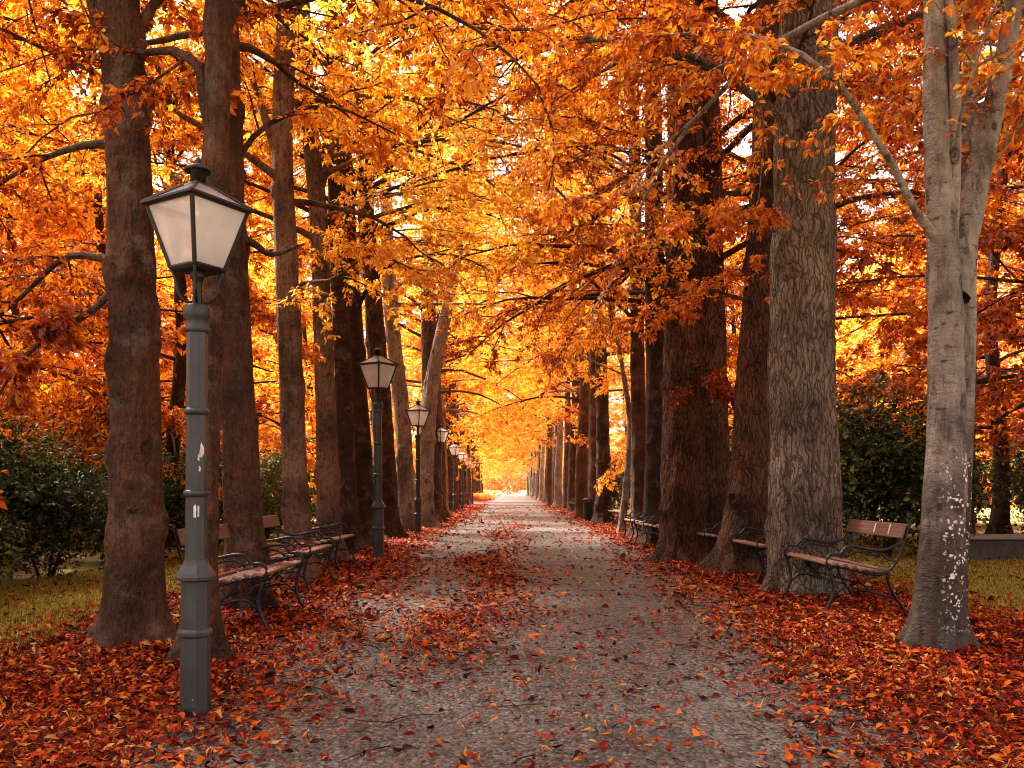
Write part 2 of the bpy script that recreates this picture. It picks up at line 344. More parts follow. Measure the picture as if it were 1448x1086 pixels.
def ground_mat():
    n = NT('park_ground'); tc = n.n('ShaderNodeTexCoord'); v = tc.outputs['Object']
    sp = n.n('ShaderNodeSeparateXYZ', {0: v})
    big = n.noise(v, 0.8, 5, 0.6); fine = n.noise(v, 25, 4, 0.7)
    lawn = n.mix(fine, (0.16, 0.14, 0.03), (0.40, 0.32, 0.09)); lawn = n.mix(n.math('MULTIPLY', big, 0.6), lawn, (0.36, 0.28, 0.08))
    soil = n.mix(fine, (0.045, 0.010, 0.005), (0.20, 0.035, 0.010)); soil = n.mix(n.math('MULTIPLY', big, 0.5), soil, (0.09, 0.03, 0.014))
    e = n.math('ADD', n.math('ABSOLUTE', n.math('SUBTRACT', sp.outputs[0], 0.45)), n.math('MULTIPLY', n.math('SUBTRACT', big, 0.5), 1.0))
    k = n.n('ShaderNodeMapRange', {0: e, 1: 4.5, 2: 5.2}).outputs[0]
    c = n.mix(k, soil, lawn)
    return n.end(n.bsdf(c, 0.9, n.math('ADD', fine, big), 0.6, 0.04))
M['ground'] = ground_mat()
n = NT('grass_blade'); g = n.n('ShaderNodeNewGeometry'); c = n.ramp(g.outputs['Random Per Island'], [(0, (0.1300, 0.1300, 0.0156)), (0.6, (0.3640, 0.2990, 0.0520)), (1, (0.5980, 0.4680, 0.1300))])
d = n.n('ShaderNodeBsdfDiffuse', {'Color': c}); t = n.n('ShaderNodeBsdfTranslucent', {'Color': c}); M['grass'] = n.end(n.n('ShaderNodeMixShader', {0: 0.35, 1: d.outputs[0], 2: t.outputs[0]}).outputs[0])
n = NT('pale_gravel'); tc = n.n('ShaderNodeTexCoord'); M['gravel'] = n.end(n.bsdf(n.mix(n.noise(tc.outputs['Object'], 12, 5, 0.7), (0.30, 0.27, 0.24), (0.48, 0.44, 0.40)), 0.8))

# ------------------------------------------------------------------ ground, path
ys = np.r_[np.linspace(-60, -2, 8), np.arange(0, 30, 0.5), np.arange(30, 120, 3.0), np.linspace(120, 900, 14)]
def grid(name, xs, ys, dz, mat, zf=zg):
    X, Y = np.meshgrid(xs, ys, indexing='ij'); V = np.stack([X, Y, zf(X, Y) + dz], -1).reshape(-1, 3)
    i, j = np.meshgrid(np.arange(len(xs) - 1), np.arange(len(ys) - 1), indexing='ij'); m = len(ys)
    Q = np.stack([i * m + j, (i + 1) * m + j, (i + 1) * m + j + 1, i * m + j + 1], -1).reshape(-1, 4)
    return link(name, mesh_np(name, V, [Q]), mat, None, True)
PL, PR = -2.1, 2.6
tag(grid('ground', np.r_[np.linspace(-700, -70, 6), np.arange(-60, -14, 6.0), np.arange(-12, -4.9, 1.0), PL, 0.2, PR, np.arange(5, 12.1, 1.0), np.arange(14, 61, 6.0), np.linspace(70, 700, 6)], ys, 0.0, M['ground']), kind='structure')
tag(grid('path', np.linspace(PL, PR, 5), ys[(ys > -10) & (ys < 330)], 0.004, M['path']), kind='structure')
tag(grid('side_path', np.linspace(-5.0, -4.2, 3), np.arange(12, 42, 1.0), 0.012, M['gravel']), kind='structure')
tag(grid('lawn_path', np.linspace(7.0, 40.0, 12), np.array([20.6, 21.4, 22.2]), 0.012, M['gravel']), kind='structure')

# ------------------------------------------------------------------ trees
def grow(start, d, length, n, droop, wig, rng):
    N = len(start); P = np.zeros((N, n + 1, 3)); P[:, 0] = start; d = nrm(d.copy())
    for i in range(n):
        d = d + rng.normal(0, wig, (N, 3)); d[:, 2] -= droop / n
        d = nrm(d); P[:, i + 1] = P[:, i] + d * (length / n)[:, None]
    return P
def sample(P, t):
    """P (N,m,3), t (N,k) in 0..1 -> pos, tangent (N,k,3)"""
    m = P.shape[1] - 1; x = np.clip(t, 0, 0.9999) * m; i = x.astype(int); f = (x - i)[..., None]
    k = np.arange(len(P))[:, None]
    a, b = P[k, i], P[k, i + 1]
    return a + (b - a) * f, nrm(b - a)
def offshoots(P, L, k, t0, t1, ang, frac, n, droop, wig, rng, up=0.12):
    N = len(P)
    t = t0 + (t1 - t0) * (np.arange(k)[None, :] + rng.random((N, k))) / k
    pos, tan = sample(P, t)
    side = nrm(np.cross(tan, np.array([0, 0, 1.0]) + rng.normal(0, 0.25, tan.shape)))
    sg = np.where((np.arange(k) % 2 == 0), 1, -1)[None, :, None] * rng.choice([-1, 1], (N, 1, 1))
    a = ang * (0.7 + 0.6 * rng.random((N, k, 1)))
    d = tan * np.cos(a) + side * sg * np.sin(a) + np.array([0, 0, up]) + rng.normal(0, 0.15, tan.shape)
    ln = (L[:, None] * frac * (1.15 - 0.6 * t) * (0.7 + 0.6 * rng.random((N, k)))).ravel()
    return grow(pos.reshape(-1, 3), d.reshape(-1, 3), ln, n, droop, wig, rng), ln
def leaves(P, per, size, rng, fan=4, hang=0.35, tmin=0.1, aspect=0.21):
    """palmate clusters of folded leaflets along polylines P"""
    N = len(P); t = tmin + (1 - tmin) * rng.random((N, per)); pos, tan = sample(P, t)
    pos = pos.reshape(-1, 3); tan = tan.reshape(-1, 3); K = len(pos)
    pos = pos + rng.normal(0, size * 0.35, (K, 3))
    ax = nrm(tan * 0.5 + rng.normal(0, 0.55, (K, 3)) * np.array([1, 1, 0.55]) + np.array([0, 0, -hang]))
    up = nrm(np.array([0, 0, 1.0]) + rng.normal(0, 0.45, (K, 3)))
    side = nrm(np.cross(ax, up)); up = np.cross(side, ax)
    a = np.linspace(-1.15, 1.15, fan)[None, :] + rng.normal(0, 0.16, (K, fan))
    d = ax[:, None] * np.cos(a)[..., None] + side[:, None] * np.sin(a)[..., None]
    d = nrm(d + rng.normal(0, 0.14, d.shape))
    ln = size * (0.6 + 0.7 * rng.random((K, fan))) * (1 - 0.25 * np.abs(a) / 1.15)
    nr = nrm(up[:, None] + rng.normal(0, 0.35, d.shape)); w = nrm(np.cross(d, nr)); nr = np.cross(w, d)
    B = np.broadcast_to(pos[:, None], d.shape) + d * (size * 0.08)
    l = ln[..., None]; hw = aspect * (0.8 + 0.5 * rng.random(l.shape)); dr = l * (0.05 + 0.28 * rng.random(l.shape))
    V = np.stack([B, B + d * l * 0.58 + w * l * hw + nr * l * 0.05, B + d * l * 0.58 - w * l * hw + nr * l * 0.05, B + d * l * 0.5 - nr * l * 0.02, B + d * l - nr * dr], -2).reshape(-1, 3)
    b = np.arange(K * fan, dtype=np.int32)[:, None] * 5
    T = np.concatenate([b + np.array([0, 2, 3]), b + np.array([0, 3, 1]), b + np.array([2, 4, 3]), b + np.array([3, 4, 1])])
    return V, T
def trunk_disp(m, n, z, r0, rng, ridged, flare, nroot, knots, circ):
    th = np.arange(n) * 2 * PI / n
    D = np.ones((m, n)); Z = z[:, None]
    for k in range(10):
        f = rng.integers(1, 5); D += 0.030 / (1 + 0.3 * k) * np.cos(f * th[None] + rng.random() * 6.3 + Z * rng.normal(0, 1.6))
    for k in range(8):
        D += 0.012 * np.cos(rng.integers(4, 11) * th[None] + rng.random() * 6.3 + Z * rng.normal(0, 5))
    if ridged:
        ph = sum(0.5 * np.sin(Z * rng.uniform(0.8, 5) + rng.random() * 6 + th[None] * rng.integers(1, 4)) for _ in range(5))
        a = np.abs(np.sin(ridged * th[None] / 2 + ph)); b = np.abs(np.sin(ridged * 0.8 // 1 * th[None] / 2 - ph * 1.2 + 1.3))
        D += 0.055 * (np.minimum(a, b) ** 0.6) - 0.03
    w = 0.45 + 0.75 * np.maximum(np.cos(nroot * th + rng.random() * 6.3), -0.3) + 0.3 * np.cos((nroot - 2) * th + rng.random() * 6.3)
    D += flare * np.exp(-np.maximum(Z, 0) / 0.20) * w[None] + 0.28 * flare * np.exp(-np.maximum(Z, 0) / 0.75)
    for (kt, kz, amp, sg) in knots:
        d2 = ((np.angle(np.exp(1j * (th[None] - kt))) * r0) ** 2 + (Z - kz) ** 2) / sg ** 2
        D += amp * (np.exp(-d2 / 2) - 1.25 * np.exp(-d2 / 0.30))
    return D
def build_tree(spec):
    """returns (trunk mesh, crown mesh) with the trunk's foot at the origin"""
    rng = np.random.default_rng(spec['seed']); r0 = spec['r']; H = spec['H']
    pts = np.array(spec['path'], float)                       # relative to the foot
    if pts[-1, 2] < H:
        d = pts[-1] - pts[-2]; d = d / d[2]; d[:2] *= 0.5
        pts = np.vstack([pts, pts[-1] + d * (H - pts[-1, 2]) * 0.5, pts[-1] + d * (H - pts[-1, 2]) + np.r_[rng.normal(0, 0.3, 2), 0]])
    m = spec.get('rows', 190); fine = spline(pts, 600); cut = min(7.0, 0.6 * H); k0 = int(np.searchsorted(fine[:, 2], cut))
    path = fine[np.r_[np.linspace(0, k0, int(m * 0.8)), np.linspace(k0, 599, m - int(m * 0.8) + 1)[1:]].astype(int)].copy(); path[0] -= np.array([0, 0, 0.12])
    zz = path[:, 2]; rad = r0 * np.interp(zz / H, [0, 0.1, 0.5, 1.0], [1.06, 1.0, spec.get('taper', 0.72), 0.12])
    n = spec.get('sides', 40)
    kn = [(rng.random() * 6.28, rng.uniform(0.5, 6), rng.uniform(0.14, 0.4), rng.uniform(0.04, 0.10)) for _ in range(spec.get('nknots', 16))] + spec.get('knots', [])
    D = trunk_disp(m, n, zz, r0, rng, spec.get('ridged', 0), spec.get('flare', 0.85), spec.get('roots', 5), kn, 0)
    tb = MB(); V, Q = sweep(path[None], rad[None], n, D[None]); tb.add(V, Q)
    hb = spec['hb']; sp = spec['spread']; nl = spec.get('limbs', 24 if H < 18 else 32)
    # ---- limbs
    fh = np.sort(rng.random(nl)) ; h = hb + (H * 0.97 - hb) * fh
    t = np.interp(h, zz, np.linspace(0, 1, m)); pos, _ = sample(path[None], t[None]); pos = pos[0]
    az = np.arange(nl) * 2.399 + rng.random() * 6.3 + rng.normal(0, 0.3, nl)
    bias = spec.get('bias')                                     # (azimuth, weight): limbs lean this way
    d = np.stack([np.cos(az), np.sin(az), np.zeros(nl)], -1)
    if bias: d = nrm(d + bias[1] * np.array([math.cos(bias[0]), math.sin(bias[0]), 0]))
    el = spec.get('elev', 0.35) + 0.75 * fh + rng.normal(0, 0.12, nl)
    d = d * np.cos(el)[:, None] + np.array([0, 0, 1.0]) * np.sin(el)[:, None]
    L = sp * (1.0 - 0.55 * fh ** 1.5) * (0.75 + 0.5 * rng.random(nl))
    limbs = grow(pos, d, L, 9, spec.get('droop', 0.75), 0.09, rng)
    lr = (min(r0 * 0.26, 0.062) * (1 - 0.55 * fh))[:, None] * np.interp(np.linspace(0, 1, 10), [0, 0.08, 1], [1.5, 1.0, 0.16])[None]
    parts = [(limbs, L)]
    V, Q = sweep(limbs, lr, 8); tb.add(V, Q)
    for cl in spec.get('custom', []):                          # limbs set out one by one
        P = spline(cl['pts'], 10)[None]; P = P + np.r_[rng.normal(0, 0.0, 3)]
        rr = np.interp(np.linspace(0, 1, 10), [0, 0.06, 1], [cl['r'] * 1.4, cl['r'], cl.get('r1', cl['r'] * 0.25)])
        V, Q = sweep(P, rr[None], 10); tb.add(V, Q)
        if cl.get('leafy', True): parts.append((P, np.array([np.linalg.norm(np.diff(P[0], axis=0), axis=1).sum()]) * cl.get('bush', 1.0)))
        if cl.get('bare'): parts.pop()
    Vl, Tl, nv = [], [], 0
    size = spec['leaf']; per = spec.get('per', 9); fan = spec.get('fan', 4)
    for (P, Ln) in parts:
        s1, l1 = offshoots(P, Ln, spec.get('k1', 7), 0.22, 1.0, 0.85, 0.42, 5, 0.45, 0.12, rng)
        s2, l2 = offshoots(s1, l1, spec.get('k2', 5), 0.15, 1.0, 0.8, 0.50, 4, 0.55, 0.15, rng)
        if spec.get('twigs', True):
            rr = np.repeat((0.010 + 0.004 * l1)[:, None], 6, 1) * np.linspace(1, 0.35, 6)[None]; V, Q = sweep(s1, rr, 5); tb.add(V, Q)
            rr = np.repeat((0.005 + 0.002 * l2)[:, None], 5, 1) * np.linspace(1, 0.4, 5)[None]; V, Q = sweep(s2, rr, 3); tb.add(V, Q)
        for (PP, k) in ((s2, per), (s1, per)):
            V, T = leaves(PP, k, size, rng, fan, spec.get('hang', 0.35)); Vl.append(V); Tl.append(T + nv); nv += len(V)
    V = np.concatenate(Vl); T = np.concatenate(Tl)
    th = spec.get('cut')                                        # keep sprays above this height
    me_t = mesh_np('trunk', np.concatenate(tb.V), tb.Q); me_t.polygons.foreach_set('use_smooth', np.ones(len(me_t.polygons), dtype=bool))
    me_c = mesh_np('crown', V, [T]); me_c.polygons.foreach_set('use_smooth', np.zeros(len(me_c.polygons), dtype=bool))
    return me_t, me_c
PROTO = {}
def plant(name, foot, spec, bark, leaf, label, cat, group, rz=0.0, scale=1.0, share=None):
    o = empty(name, foot, rz); o.scale = (scale,) * 3; tag(o, label, cat, group)
    if share and (share, bark, leaf) in PROTO: me_t, me_c = PROTO[(share, bark, leaf)]
    else:
        me_t, me_c = build_tree(spec); me_t.materials.append(M[bark]); me_c.materials.append(M[leaf])
        if share: PROTO[(share, bark, leaf)] = (me_t, me_c)
    link('trunk', me_t, None, o); link('crown', me_c, None, o)
    return o
def pxpath(d, pts):
    x0, y0 = pts[0]; f = at(x0, y0, d); f[2] = zgf(f[0], d)
    P = [at(px, py, d) - f for px, py in pts]; P[0] = np.zeros(3)
    return f, np.array(P)
GL, GR = 'trees lining the left side of the path', 'trees lining the right side of the path'
def row_tree(name, d, pts, r, bark, leaf, label, group, **kw):
    f, P = pxpath(d, pts)
    sp = dict(seed=kw.pop('seed', int(d * 100) % 9973), r=r, path=P, H=kw.pop('H', 17.0 if d < 12 else 21.0), hb=kw.pop('hb', 5.0), spread=kw.pop('spread', 4.8), leaf=kw.pop('leaf', 0.105))
    cu = []
    for c in kw.pop('custom', []):
        q = [at(px, py, d + dy) - f for (px, py, dy) in c['px']]; cu.append(dict(c, pts=q))
    sp['custom'] = cu; sp.update(kw)
    return plant(name, f, sp, bark, leaf, label, 'tree', group)

# left row, nearest first -------------------------------------------------
row_tree('avenue_tree', 7.5, [(190, 905), (192, 700), (188, 400), (181, 200), (172, 60), (160, -120)], 0.205, 'bark_brown', 'leaf_red',
         'thick brown trunk on red leaves just left of the nearest lamp, with drooping boughs', GL, hb=5.2, spread=4.5, bias=(PI, 0.35),
         knots=[(-1.2, 1.35, 0.4, 0.10), (-1.9, 3.25, 0.5, 0.10), (-1.0, 3.3, 0.5, 0.11)], roots=4, flare=0.75,
         custom=[dict(px=[(170, 95, 0), (150, 55, 0.1), (128, -20, 0.2), (105, -160, 0.4), (60, -300, 0.6)], r=0.085),
                 dict(px=[(165, 205, 0), (120, 205, 0.3), (60, 225, 0.8), (0, 260, 1.0), (-90, 330, 1.1)], r=0.04),
                 dict(px=[(170, 375, 0), (130, 362, 0.2), (85, 368, 0.5), (30, 420, 0.8), (-40, 480, 1.0)], r=0.04),
                 dict(px=[(168, 400, 0), (130, 440, -0.2), (70, 475, -0.3), (25, 515, -0.3), (-10, 575, -0.3)], r=0.035, bush=0.5),
                 dict(px=[(185, 60, 0), (230, -10, 0.2), (290, -60, 0.2), (420, -110, 0.6)], r=0.05)])
row_tree('avenue_tree', 6.8, [(284, 926), (289, 700), (297, 450), (305, 200), (309, 0), (312, -150)], 0.102, 'bark_brown', 'leaf_orange',
         'slimmer brown trunk rising directly behind the nearest lamp post', GL, hb=5.0, spread=4.2, bias=(0.6, 0.3), roots=4, flare=1.0, taper=0.95,
         custom=[dict(px=[(305, 190, 0), (290, 150, 0), (282, 95, 0), (240, 70, 0.3), (200, 75, 0.6), (150, 40, 1)], r=0.05),
                 dict(px=[(310, 60, 0), (350, -20, 0.2), (420, -70, 0.4), (560, -100, 0.8)], r=0.05)])
row_tree('avenue_tree', 9.3, [(350, 860), (343, 700), (334, 500), (326, 330), (319, 100), (316, -50)], 0.185, 'bark_brown', 'leaf_amber',
         'brown trunk behind the end of the nearest left bench, leaning slightly left as it rises', GL, hb=5.6, spread=4.5, bias=(0.4, 0.3),
         custom=[dict(px=[(330, 330, 0), (360, 345, 0), (385, 360, -0.1), (430, 345, -0.2)], r=0.05, leafy=False),
                 dict(px=[(326, 250, 0), (352, 200, 0), (400, 165, 0.3), (470, 150, 0.6), (560, 190, 1)], r=0.035)])
row_tree('avenue_tree', 12.3, [(424, 822), (416, 650), (408, 450), (399, 250), (402, 120), (405, 0)], 0.175, 'bark_tan', 'leaf_yellow',
         'pale brown knotty trunk between the first and second left benches, forking near its top', GL, hb=5.4, spread=4.8, bias=(0, 0.4),
         custom=[dict(px=[(400, 240, 0), (385, 200, 0), (370, 150, 0), (350, 90, 0.3), (330, 20, 0.5)], r=0.07),
                 dict(px=[(406, 420, 0), (430, 400, 0), (470, 395, -0.4), (530, 360, -1), (600, 390, -1.2)], r=0.03)])
row_tree('avenue_tree', 15.0, [(467, 800), (462, 650), (456, 450), (449, 300), (440, 200), (430, 60)], 0.18, 'bark_tan', 'leaf_yellow',
         'pale brown trunk beside the far end of the second left bench, splitting into two stems', GL, hb=5.5, spread=5.2, bias=(0, 0.45),
         custom=[dict(px=[(448, 290, 0), (462, 235, 0), (480, 180, 0), (510, 130, -0.3), (560, 90, -0.8)], r=0.07),
                 dict(px=[(450, 310, 0), (500, 290, -0.5), (560, 275, -1.2), (620, 255, -1.6), (680, 280, -1.8)], r=0.035)])
row_tree('avenue_tree', 17.5, [(494, 786), (488, 600), (480, 400), (474, 250)], 0.19, 'bark_umber', 'leaf_orange',
         'dim brown trunk half hidden behind the pale trunk by the second left bench', GL, hb=6.6, droop=0.5, spread=4.8, bias=(0, 0.3))
row_tree('avenue_tree', 19.5, [(514, 776), (508, 600), (496, 400), (488, 250)], 0.24, 'bark_umber', 'leaf_yellow',
         'dark trunk just left of the second lamp, leaning left', GL, hb=6.6, droop=0.5, spread=5.2, bias=(0, 0.4),
         custom=[dict(px=[(500, 450, 0), (530, 390, -0.5), (580, 365, -1.2), (640, 360, -1.8), (690, 380, -2.2)], r=0.05)])
row_tree('avenue_tree', 22.5, [(551, 757), (541, 600), (526, 400), (516, 280)], 0.27, 'bark_umber', 'leaf_amber',
         'dark brown trunk directly behind the second lamp', GL, hb=6.6, droop=0.5, spread=5.4, bias=(0, 0.45))
row_tree('avenue_tree', 26.0, [(576, 749), (570, 600), (556, 470), (548, 350)], 0.25, 'bark_grey', 'leaf_amber',
         'grey trunk just left of the third lamp', GL, hb=6.6, droop=0.5, spread=5.4, bias=(0, 0.4))
row_tree('avenue_tree', 28.8, [(600, 742), (601, 650), (610, 545), (633, 430), (652, 330), (665, 220)], 0.30, 'bark_grey', 'leaf_yellow',
         'stout pale grey trunk behind the third lamp, curving over towards the path', GL, hb=9.0, droop=0.4, spread=5.4, bias=(0, 0.3), taper=0.5)
row_tree('avenue_tree', 34.0, [(613, 734), (610, 620), (606, 500)], 0.34, 'bark_umber', 'leaf_yellow',
         'almost black trunk beside the fourth lamp, behind the curving grey one', GL, hb=5.6, droop=0.6, spread=5.6, bias=(0, 0.4))
# right row, nearest first ------------------------------------------------
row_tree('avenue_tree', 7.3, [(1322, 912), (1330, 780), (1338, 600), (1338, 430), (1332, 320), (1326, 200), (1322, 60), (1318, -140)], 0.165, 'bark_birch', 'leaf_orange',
         'pale grey trunk flecked with white lichen at the far right, parting into several stems', GR, hb=5.4, spread=4.0, bias=(2.6, 0.3), roots=5, flare=0.75, taper=0.42, H=13,
         nknots=4, knots=[(-1.9, 3.0, 0.22, 0.07), (-1.2, 2.75, 0.2, 0.07), (-1.4, 2.2, 0.2, 0.06)],
         custom=[dict(px=[(1340, 400, 0), (1345, 320, 0), (1350, 220, -0.05), (1349, 100, -0.1), (1340, -60, -0.1), (1338, -200, 0)], r=0.065),
                 dict(px=[(1342, 420, 0.1), (1368, 320, 0.2), (1385, 240, 0.3), (1408, 140, 0.3), (1428, 40, 0.3), (1450, -120, 0.4)], r=0.125, r1=0.06),
                 dict(px=[(1345, 420, 0.1), (1366, 280, 0.7), (1372, 120, 0.9), (1372, -40, 1.0), (1378, -180, 1)], r=0.09, r1=0.05),
                 dict(px=[(1330, 345, 0), (1306, 322, -0.1), (1280, 265, -0.2), (1235, 190, -0.3), (1180, 110, -0.3), (1120, 70, -0.2), (1040, 45, 0.2), (930, 50, 0.8)], r=0.034, bush=0.5),
                 dict(px=[(1352, 900, 0.65), (1362, 700, 0.65), (1369, 500, 0.65), (1372, 330, 0.65), (1386, 150, 0.8)], r=0.075, r1=0.06, leafy=False)])
row_tree('avenue_tree', 10.7, [(1136, 838), (1139, 700), (1134, 500), (1136, 300), (1140, 100), (1144, -60)], 0.40, 'bark_ridged_grey', 'leaf_red',
         'massive grey trunk with deeply furrowed bark beside the nearest right bench', GR, ridged=18, rows=220, sides=90, hb=4.7, spread=5.0, bias=(PI, 0.25), taper=0.85, flare=0.28, roots=6, nknots=3,
         knots=[(-1.5, 3.7, 0.14, 0.14)],
         custom=[dict(px=[(1120, 130, -0.4), (1060, 110, -0.8), (990, 85, -1.2), (900, 55, -1.6), (820, 60, -1.8)], r=0.06),
                 dict(px=[(1110, 330, -0.4), (1075, 320, -0.8), (1020, 300, -1.0), (960, 320, -1.2)], r=0.03, bush=0.8)])
row_tree('avenue_tree', 13.3, [(1043, 812), (1058, 700), (1068, 560), (1078, 400), (1086, 250), (1090, 100)], 0.30, 'bark_ridged_brown', 'leaf_red',
         'furrowed brown trunk leaning right, standing just behind the massive grey one', GR, ridged=16, rows=200, sides=80, hb=5.2, spread=5.2, bias=(PI, 0.3), flare=0.8, taper=0.7,
         custom=[dict(px=[(1078, 430, 0), (1040, 420, -0.4), (990, 410, -0.8), (930, 440, -1.2)], r=0.035)])
row_tree('avenue_tree', 15.3, [(966, 797), (966, 700), (967, 550), (968, 350), (968, 180), (966, 60)], 0.36, 'bark_ridged_brown', 'leaf_red',
         'reddish brown trunk with spreading roots, left one of a close pair on the right', GR, ridged=14, rows=200, sides=80, hb=4.6, spread=5.8, bias=(PI, 0.4), flare=0.7, taper=0.78,
         custom=[dict(px=[(962, 260, 0), (930, 230, -0.6), (880, 250, -1.2), (825, 295, -1.8), (770, 250, -2.2)], r=0.06),
                 dict(px=[(960, 420, 0), (915, 380, -0.4), (880, 480, -0.8), (835, 320, -1)], r=0.01, leafy=False),
                 dict(px=[(964, 560, 0), (1000, 540, -1.0), (1040, 560, -1.6)], r=0.02, bush=0.8)])
row_tree('avenue_tree', 15.6, [(1004, 795), (1003, 700), (1001, 560), (997, 420), (996, 250)], 0.37, 'bark_ridged_brown', 'leaf_orange',
         'dark furrowed trunk, right one of a close pair on the right', GR, ridged=14, rows=180, sides=70, hb=5.2, spread=4.8, bias=(PI, 0.3), flare=0.6)
row_tree('avenue_tree', 20.0, [(929, 768), (928, 600), (926, 400), (925, 250)], 0.26, 'bark_umber', 'leaf_red',
         'dark straight trunk next to the close pair, behind a right bench', GR, hb=5.6, droop=0.55, spread=5.0, bias=(PI, 0.45))
row_tree('avenue_tree', 23.0, [(904, 757), (903, 600), (900, 400), (898, 280)], 0.21, 'bark_brown', 'leaf_amber',
         'slender brown trunk beside a thin leaning stem on the right', GR, hb=5.0, spread=4.8, bias=(PI, 0.45))
row_tree('avenue_tree', 25.0, [(878, 748), (886, 680), (891, 600), (880, 520), (868, 450)], 0.10, 'bark_grey', 'leaf_yellow',
         'thin pale stem leaning beside the slender brown trunk on the right', GR, hb=4.2, spread=3.6, H=9, bias=(PI, 0.5), flare=0.4)
row_tree('avenue_tree', 32.0, [(853, 738), (853, 640), (850, 500)], 0.26, 'bark_umber', 'leaf_amber',
         'dark trunk behind the first far bench on the right', GR, hb=5.4, droop=0.6, spread=5.8, bias=(PI, 0.5))
row_tree('avenue_tree', 34.5, [(843, 735), (842, 640), (840, 500)], 0.24, 'bark_brown', 'leaf_yellow',
         'brown trunk at the left end of the first far bench on the right', GR, hb=5.4, droop=0.6, spread=5.6, bias=(PI, 0.5))

# far trees of both rows: shared crowns -----------------------------------
far_spec = []
for q in range(4):
    far_spec.append(dict(seed=300 + q, r=0.27, path=np.array([[0, 0, 0], [0.05, 0.02, 2], [-0.1, 0.1, 6], [0.0, 0.0, 10]]), H=20.0, hb=4.9 + 0.3 * q, droop=0.6, spread=4.5, leaf=0.15, fan=4, per=7, limbs=32, rows=50, sides=16, twigs=False, bias=(0, 0.45), nknots=2))
shade_spec = dict(seed=410, r=0.22, path=np.array([[0, 0, 0], [0.05, 0.02, 2], [-0.1, 0.1, 6], [0.0, 0.0, 10]]), H=17.0, hb=6.0, spread=5.2, leaf=0.14, fan=4, per=9, limbs=26, rows=60, sides=20, nknots=3)
for side in (-1, 1):
    d = 39.0 if side < 0 else 38.5; k = 0
    while d < 185:
        x = (-2.55 - 0.022 * d) if side < 0 else 3.5
        x += R.normal(0, 0.15)
        q = k % 4; leafm = ('leaf_amber', 'leaf_yellow')[(k // 2) % 2]; barkm = ('bark_brown', 'bark_grey', 'bark_umber')[k % 3]
        plant('avenue_tree', (x, d, zgf(x, d)), far_spec[q], barkm, leafm,
              'one of the small far-off trunks closing up on the left, beyond the fourth lamp' if side < 0 else 'one of the small far-off trunks closing up on the right, beyond the first far bench',
              'tree', 'far trees on the left of the path' if side < 0 else 'far trees on the right of the path',
              rz=(0 if side < 0 else PI) + R.normal(0, 0.5), scale=R.uniform(0.9, 1.15), share='far%d' % q)
        d += R.uniform(4.0, 6.0) * (1 + (d - 38) / 300); k += 1

# avenue trees added beside and, unseen, behind the viewer to shade the foreground
for k, (x, y, lab) in enumerate(((-3.5, 1.2, 'orange crown of an added shade tree arching in over the top left from outside the picture'), (3.9, 0.6, 'orange crown of an added shade tree arching in over the top right from outside the picture'),
                                 (-3.4, -5.5, 'unseen avenue tree added for shade behind the viewer on the left'), (3.8, -6.0, 'unseen avenue tree added for shade behind the viewer on the right'), (-3.3, -12.5, 'unseen avenue tree added for shade farther behind the viewer on the left'), (3.8, -13.0, 'unseen avenue tree added for shade farther behind the viewer on the right'))):
    plant('avenue_tree', (x, y, zgf(x, y)), shade_spec, 'bark_brown', 'leaf_orange', lab, 'tree', 'added shade trees of the avenue beside and behind the viewer', rz=R.random() * 6.3, share='shade')

# trees standing behind the two rows, branched almost to the ground ---------
back_spec = []
for q in range(4):
    back_spec.append(dict(seed=500 + q, r=0.16, path=np.array([[0, 0, 0], [0.1, 0, 2], [0.0, 0.2, 5], [0.2, 0.0, 8]]), H=15.0, hb=2.4, spread=4.4, leaf=0.135, fan=5, per=9, limbs=30, k1=7, k2=5, rows=50, sides=16, twigs=True, elev=0.25, droop=0.8, nknots=2))
left_back = [(-10.0, 21.0, 'orange tree in the second rank, seen between the left trunks', 'leaf_orange'), (-14.5, 25.0, 'tall red orange tree far back on the left', 'leaf_red'),
             (-12.0, 11.5, 'tall orange tree in the second rank beyond the left lawn, top left corner', 'leaf_orange'), (-13.0, 17.5, 'tall amber tree in the second rank behind the left row', 'leaf_amber'),
             (-8.2, 8.5, 'red orange leafy tree beyond the left lawn, nearest the left edge', 'leaf_red'), (-8.6, 13.0, 'orange tree with low branches behind the nearest lamp and trunks', 'leaf_orange'),
             (-7.4, 18.5, 'orange tree low in leaf behind the left benches', 'leaf_orange'), (-8.4, 24.0, 'amber tree behind the second lamp, back from the row', 'leaf_amber')]
right_back = [(11.5, 20.0, 'dark orange tree beyond the lawn, behind the nearest right bench', 'leaf_red'), (17.5, 27.0, 'tall dark orange tree at the very back on the right', 'leaf_red'),
             (13.5, 15.0, 'tall dark orange tree in the second rank beyond the right lawn', 'leaf_red'), (14.0, 22.0, 'tall orange tree at the back of the right lawn', 'leaf_orange'),
             (9.4, 11.5, 'dark orange tree in low leaf beyond the flecked pale trunk, right edge', 'leaf_red'), (9.0, 17.0, 'orange brown tree seen between the massive trunk and the pale flecked one', 'leaf_red'),
              (8.2, 23.5, 'orange tree behind the close pair of trunks on the right', 'leaf_orange')]
for k, (x, y, lab, lf) in enumerate(left_back + right_back):
    low = 'nearest the left edge' in lab
    plant('broadleaf_tree', (x, y, zgf(x, y)), dict(back_spec[k % 4], hb=1.5, seed=533, leaf=0.115) if low else back_spec[k % 4], 'bark_umber', lf, lab, 'tree', 'trees standing back from the path', rz=R.random() * 6.3, scale=R.uniform(0.9, 1.1), share=None if low else 'back%d' % (k % 4))
k = 0
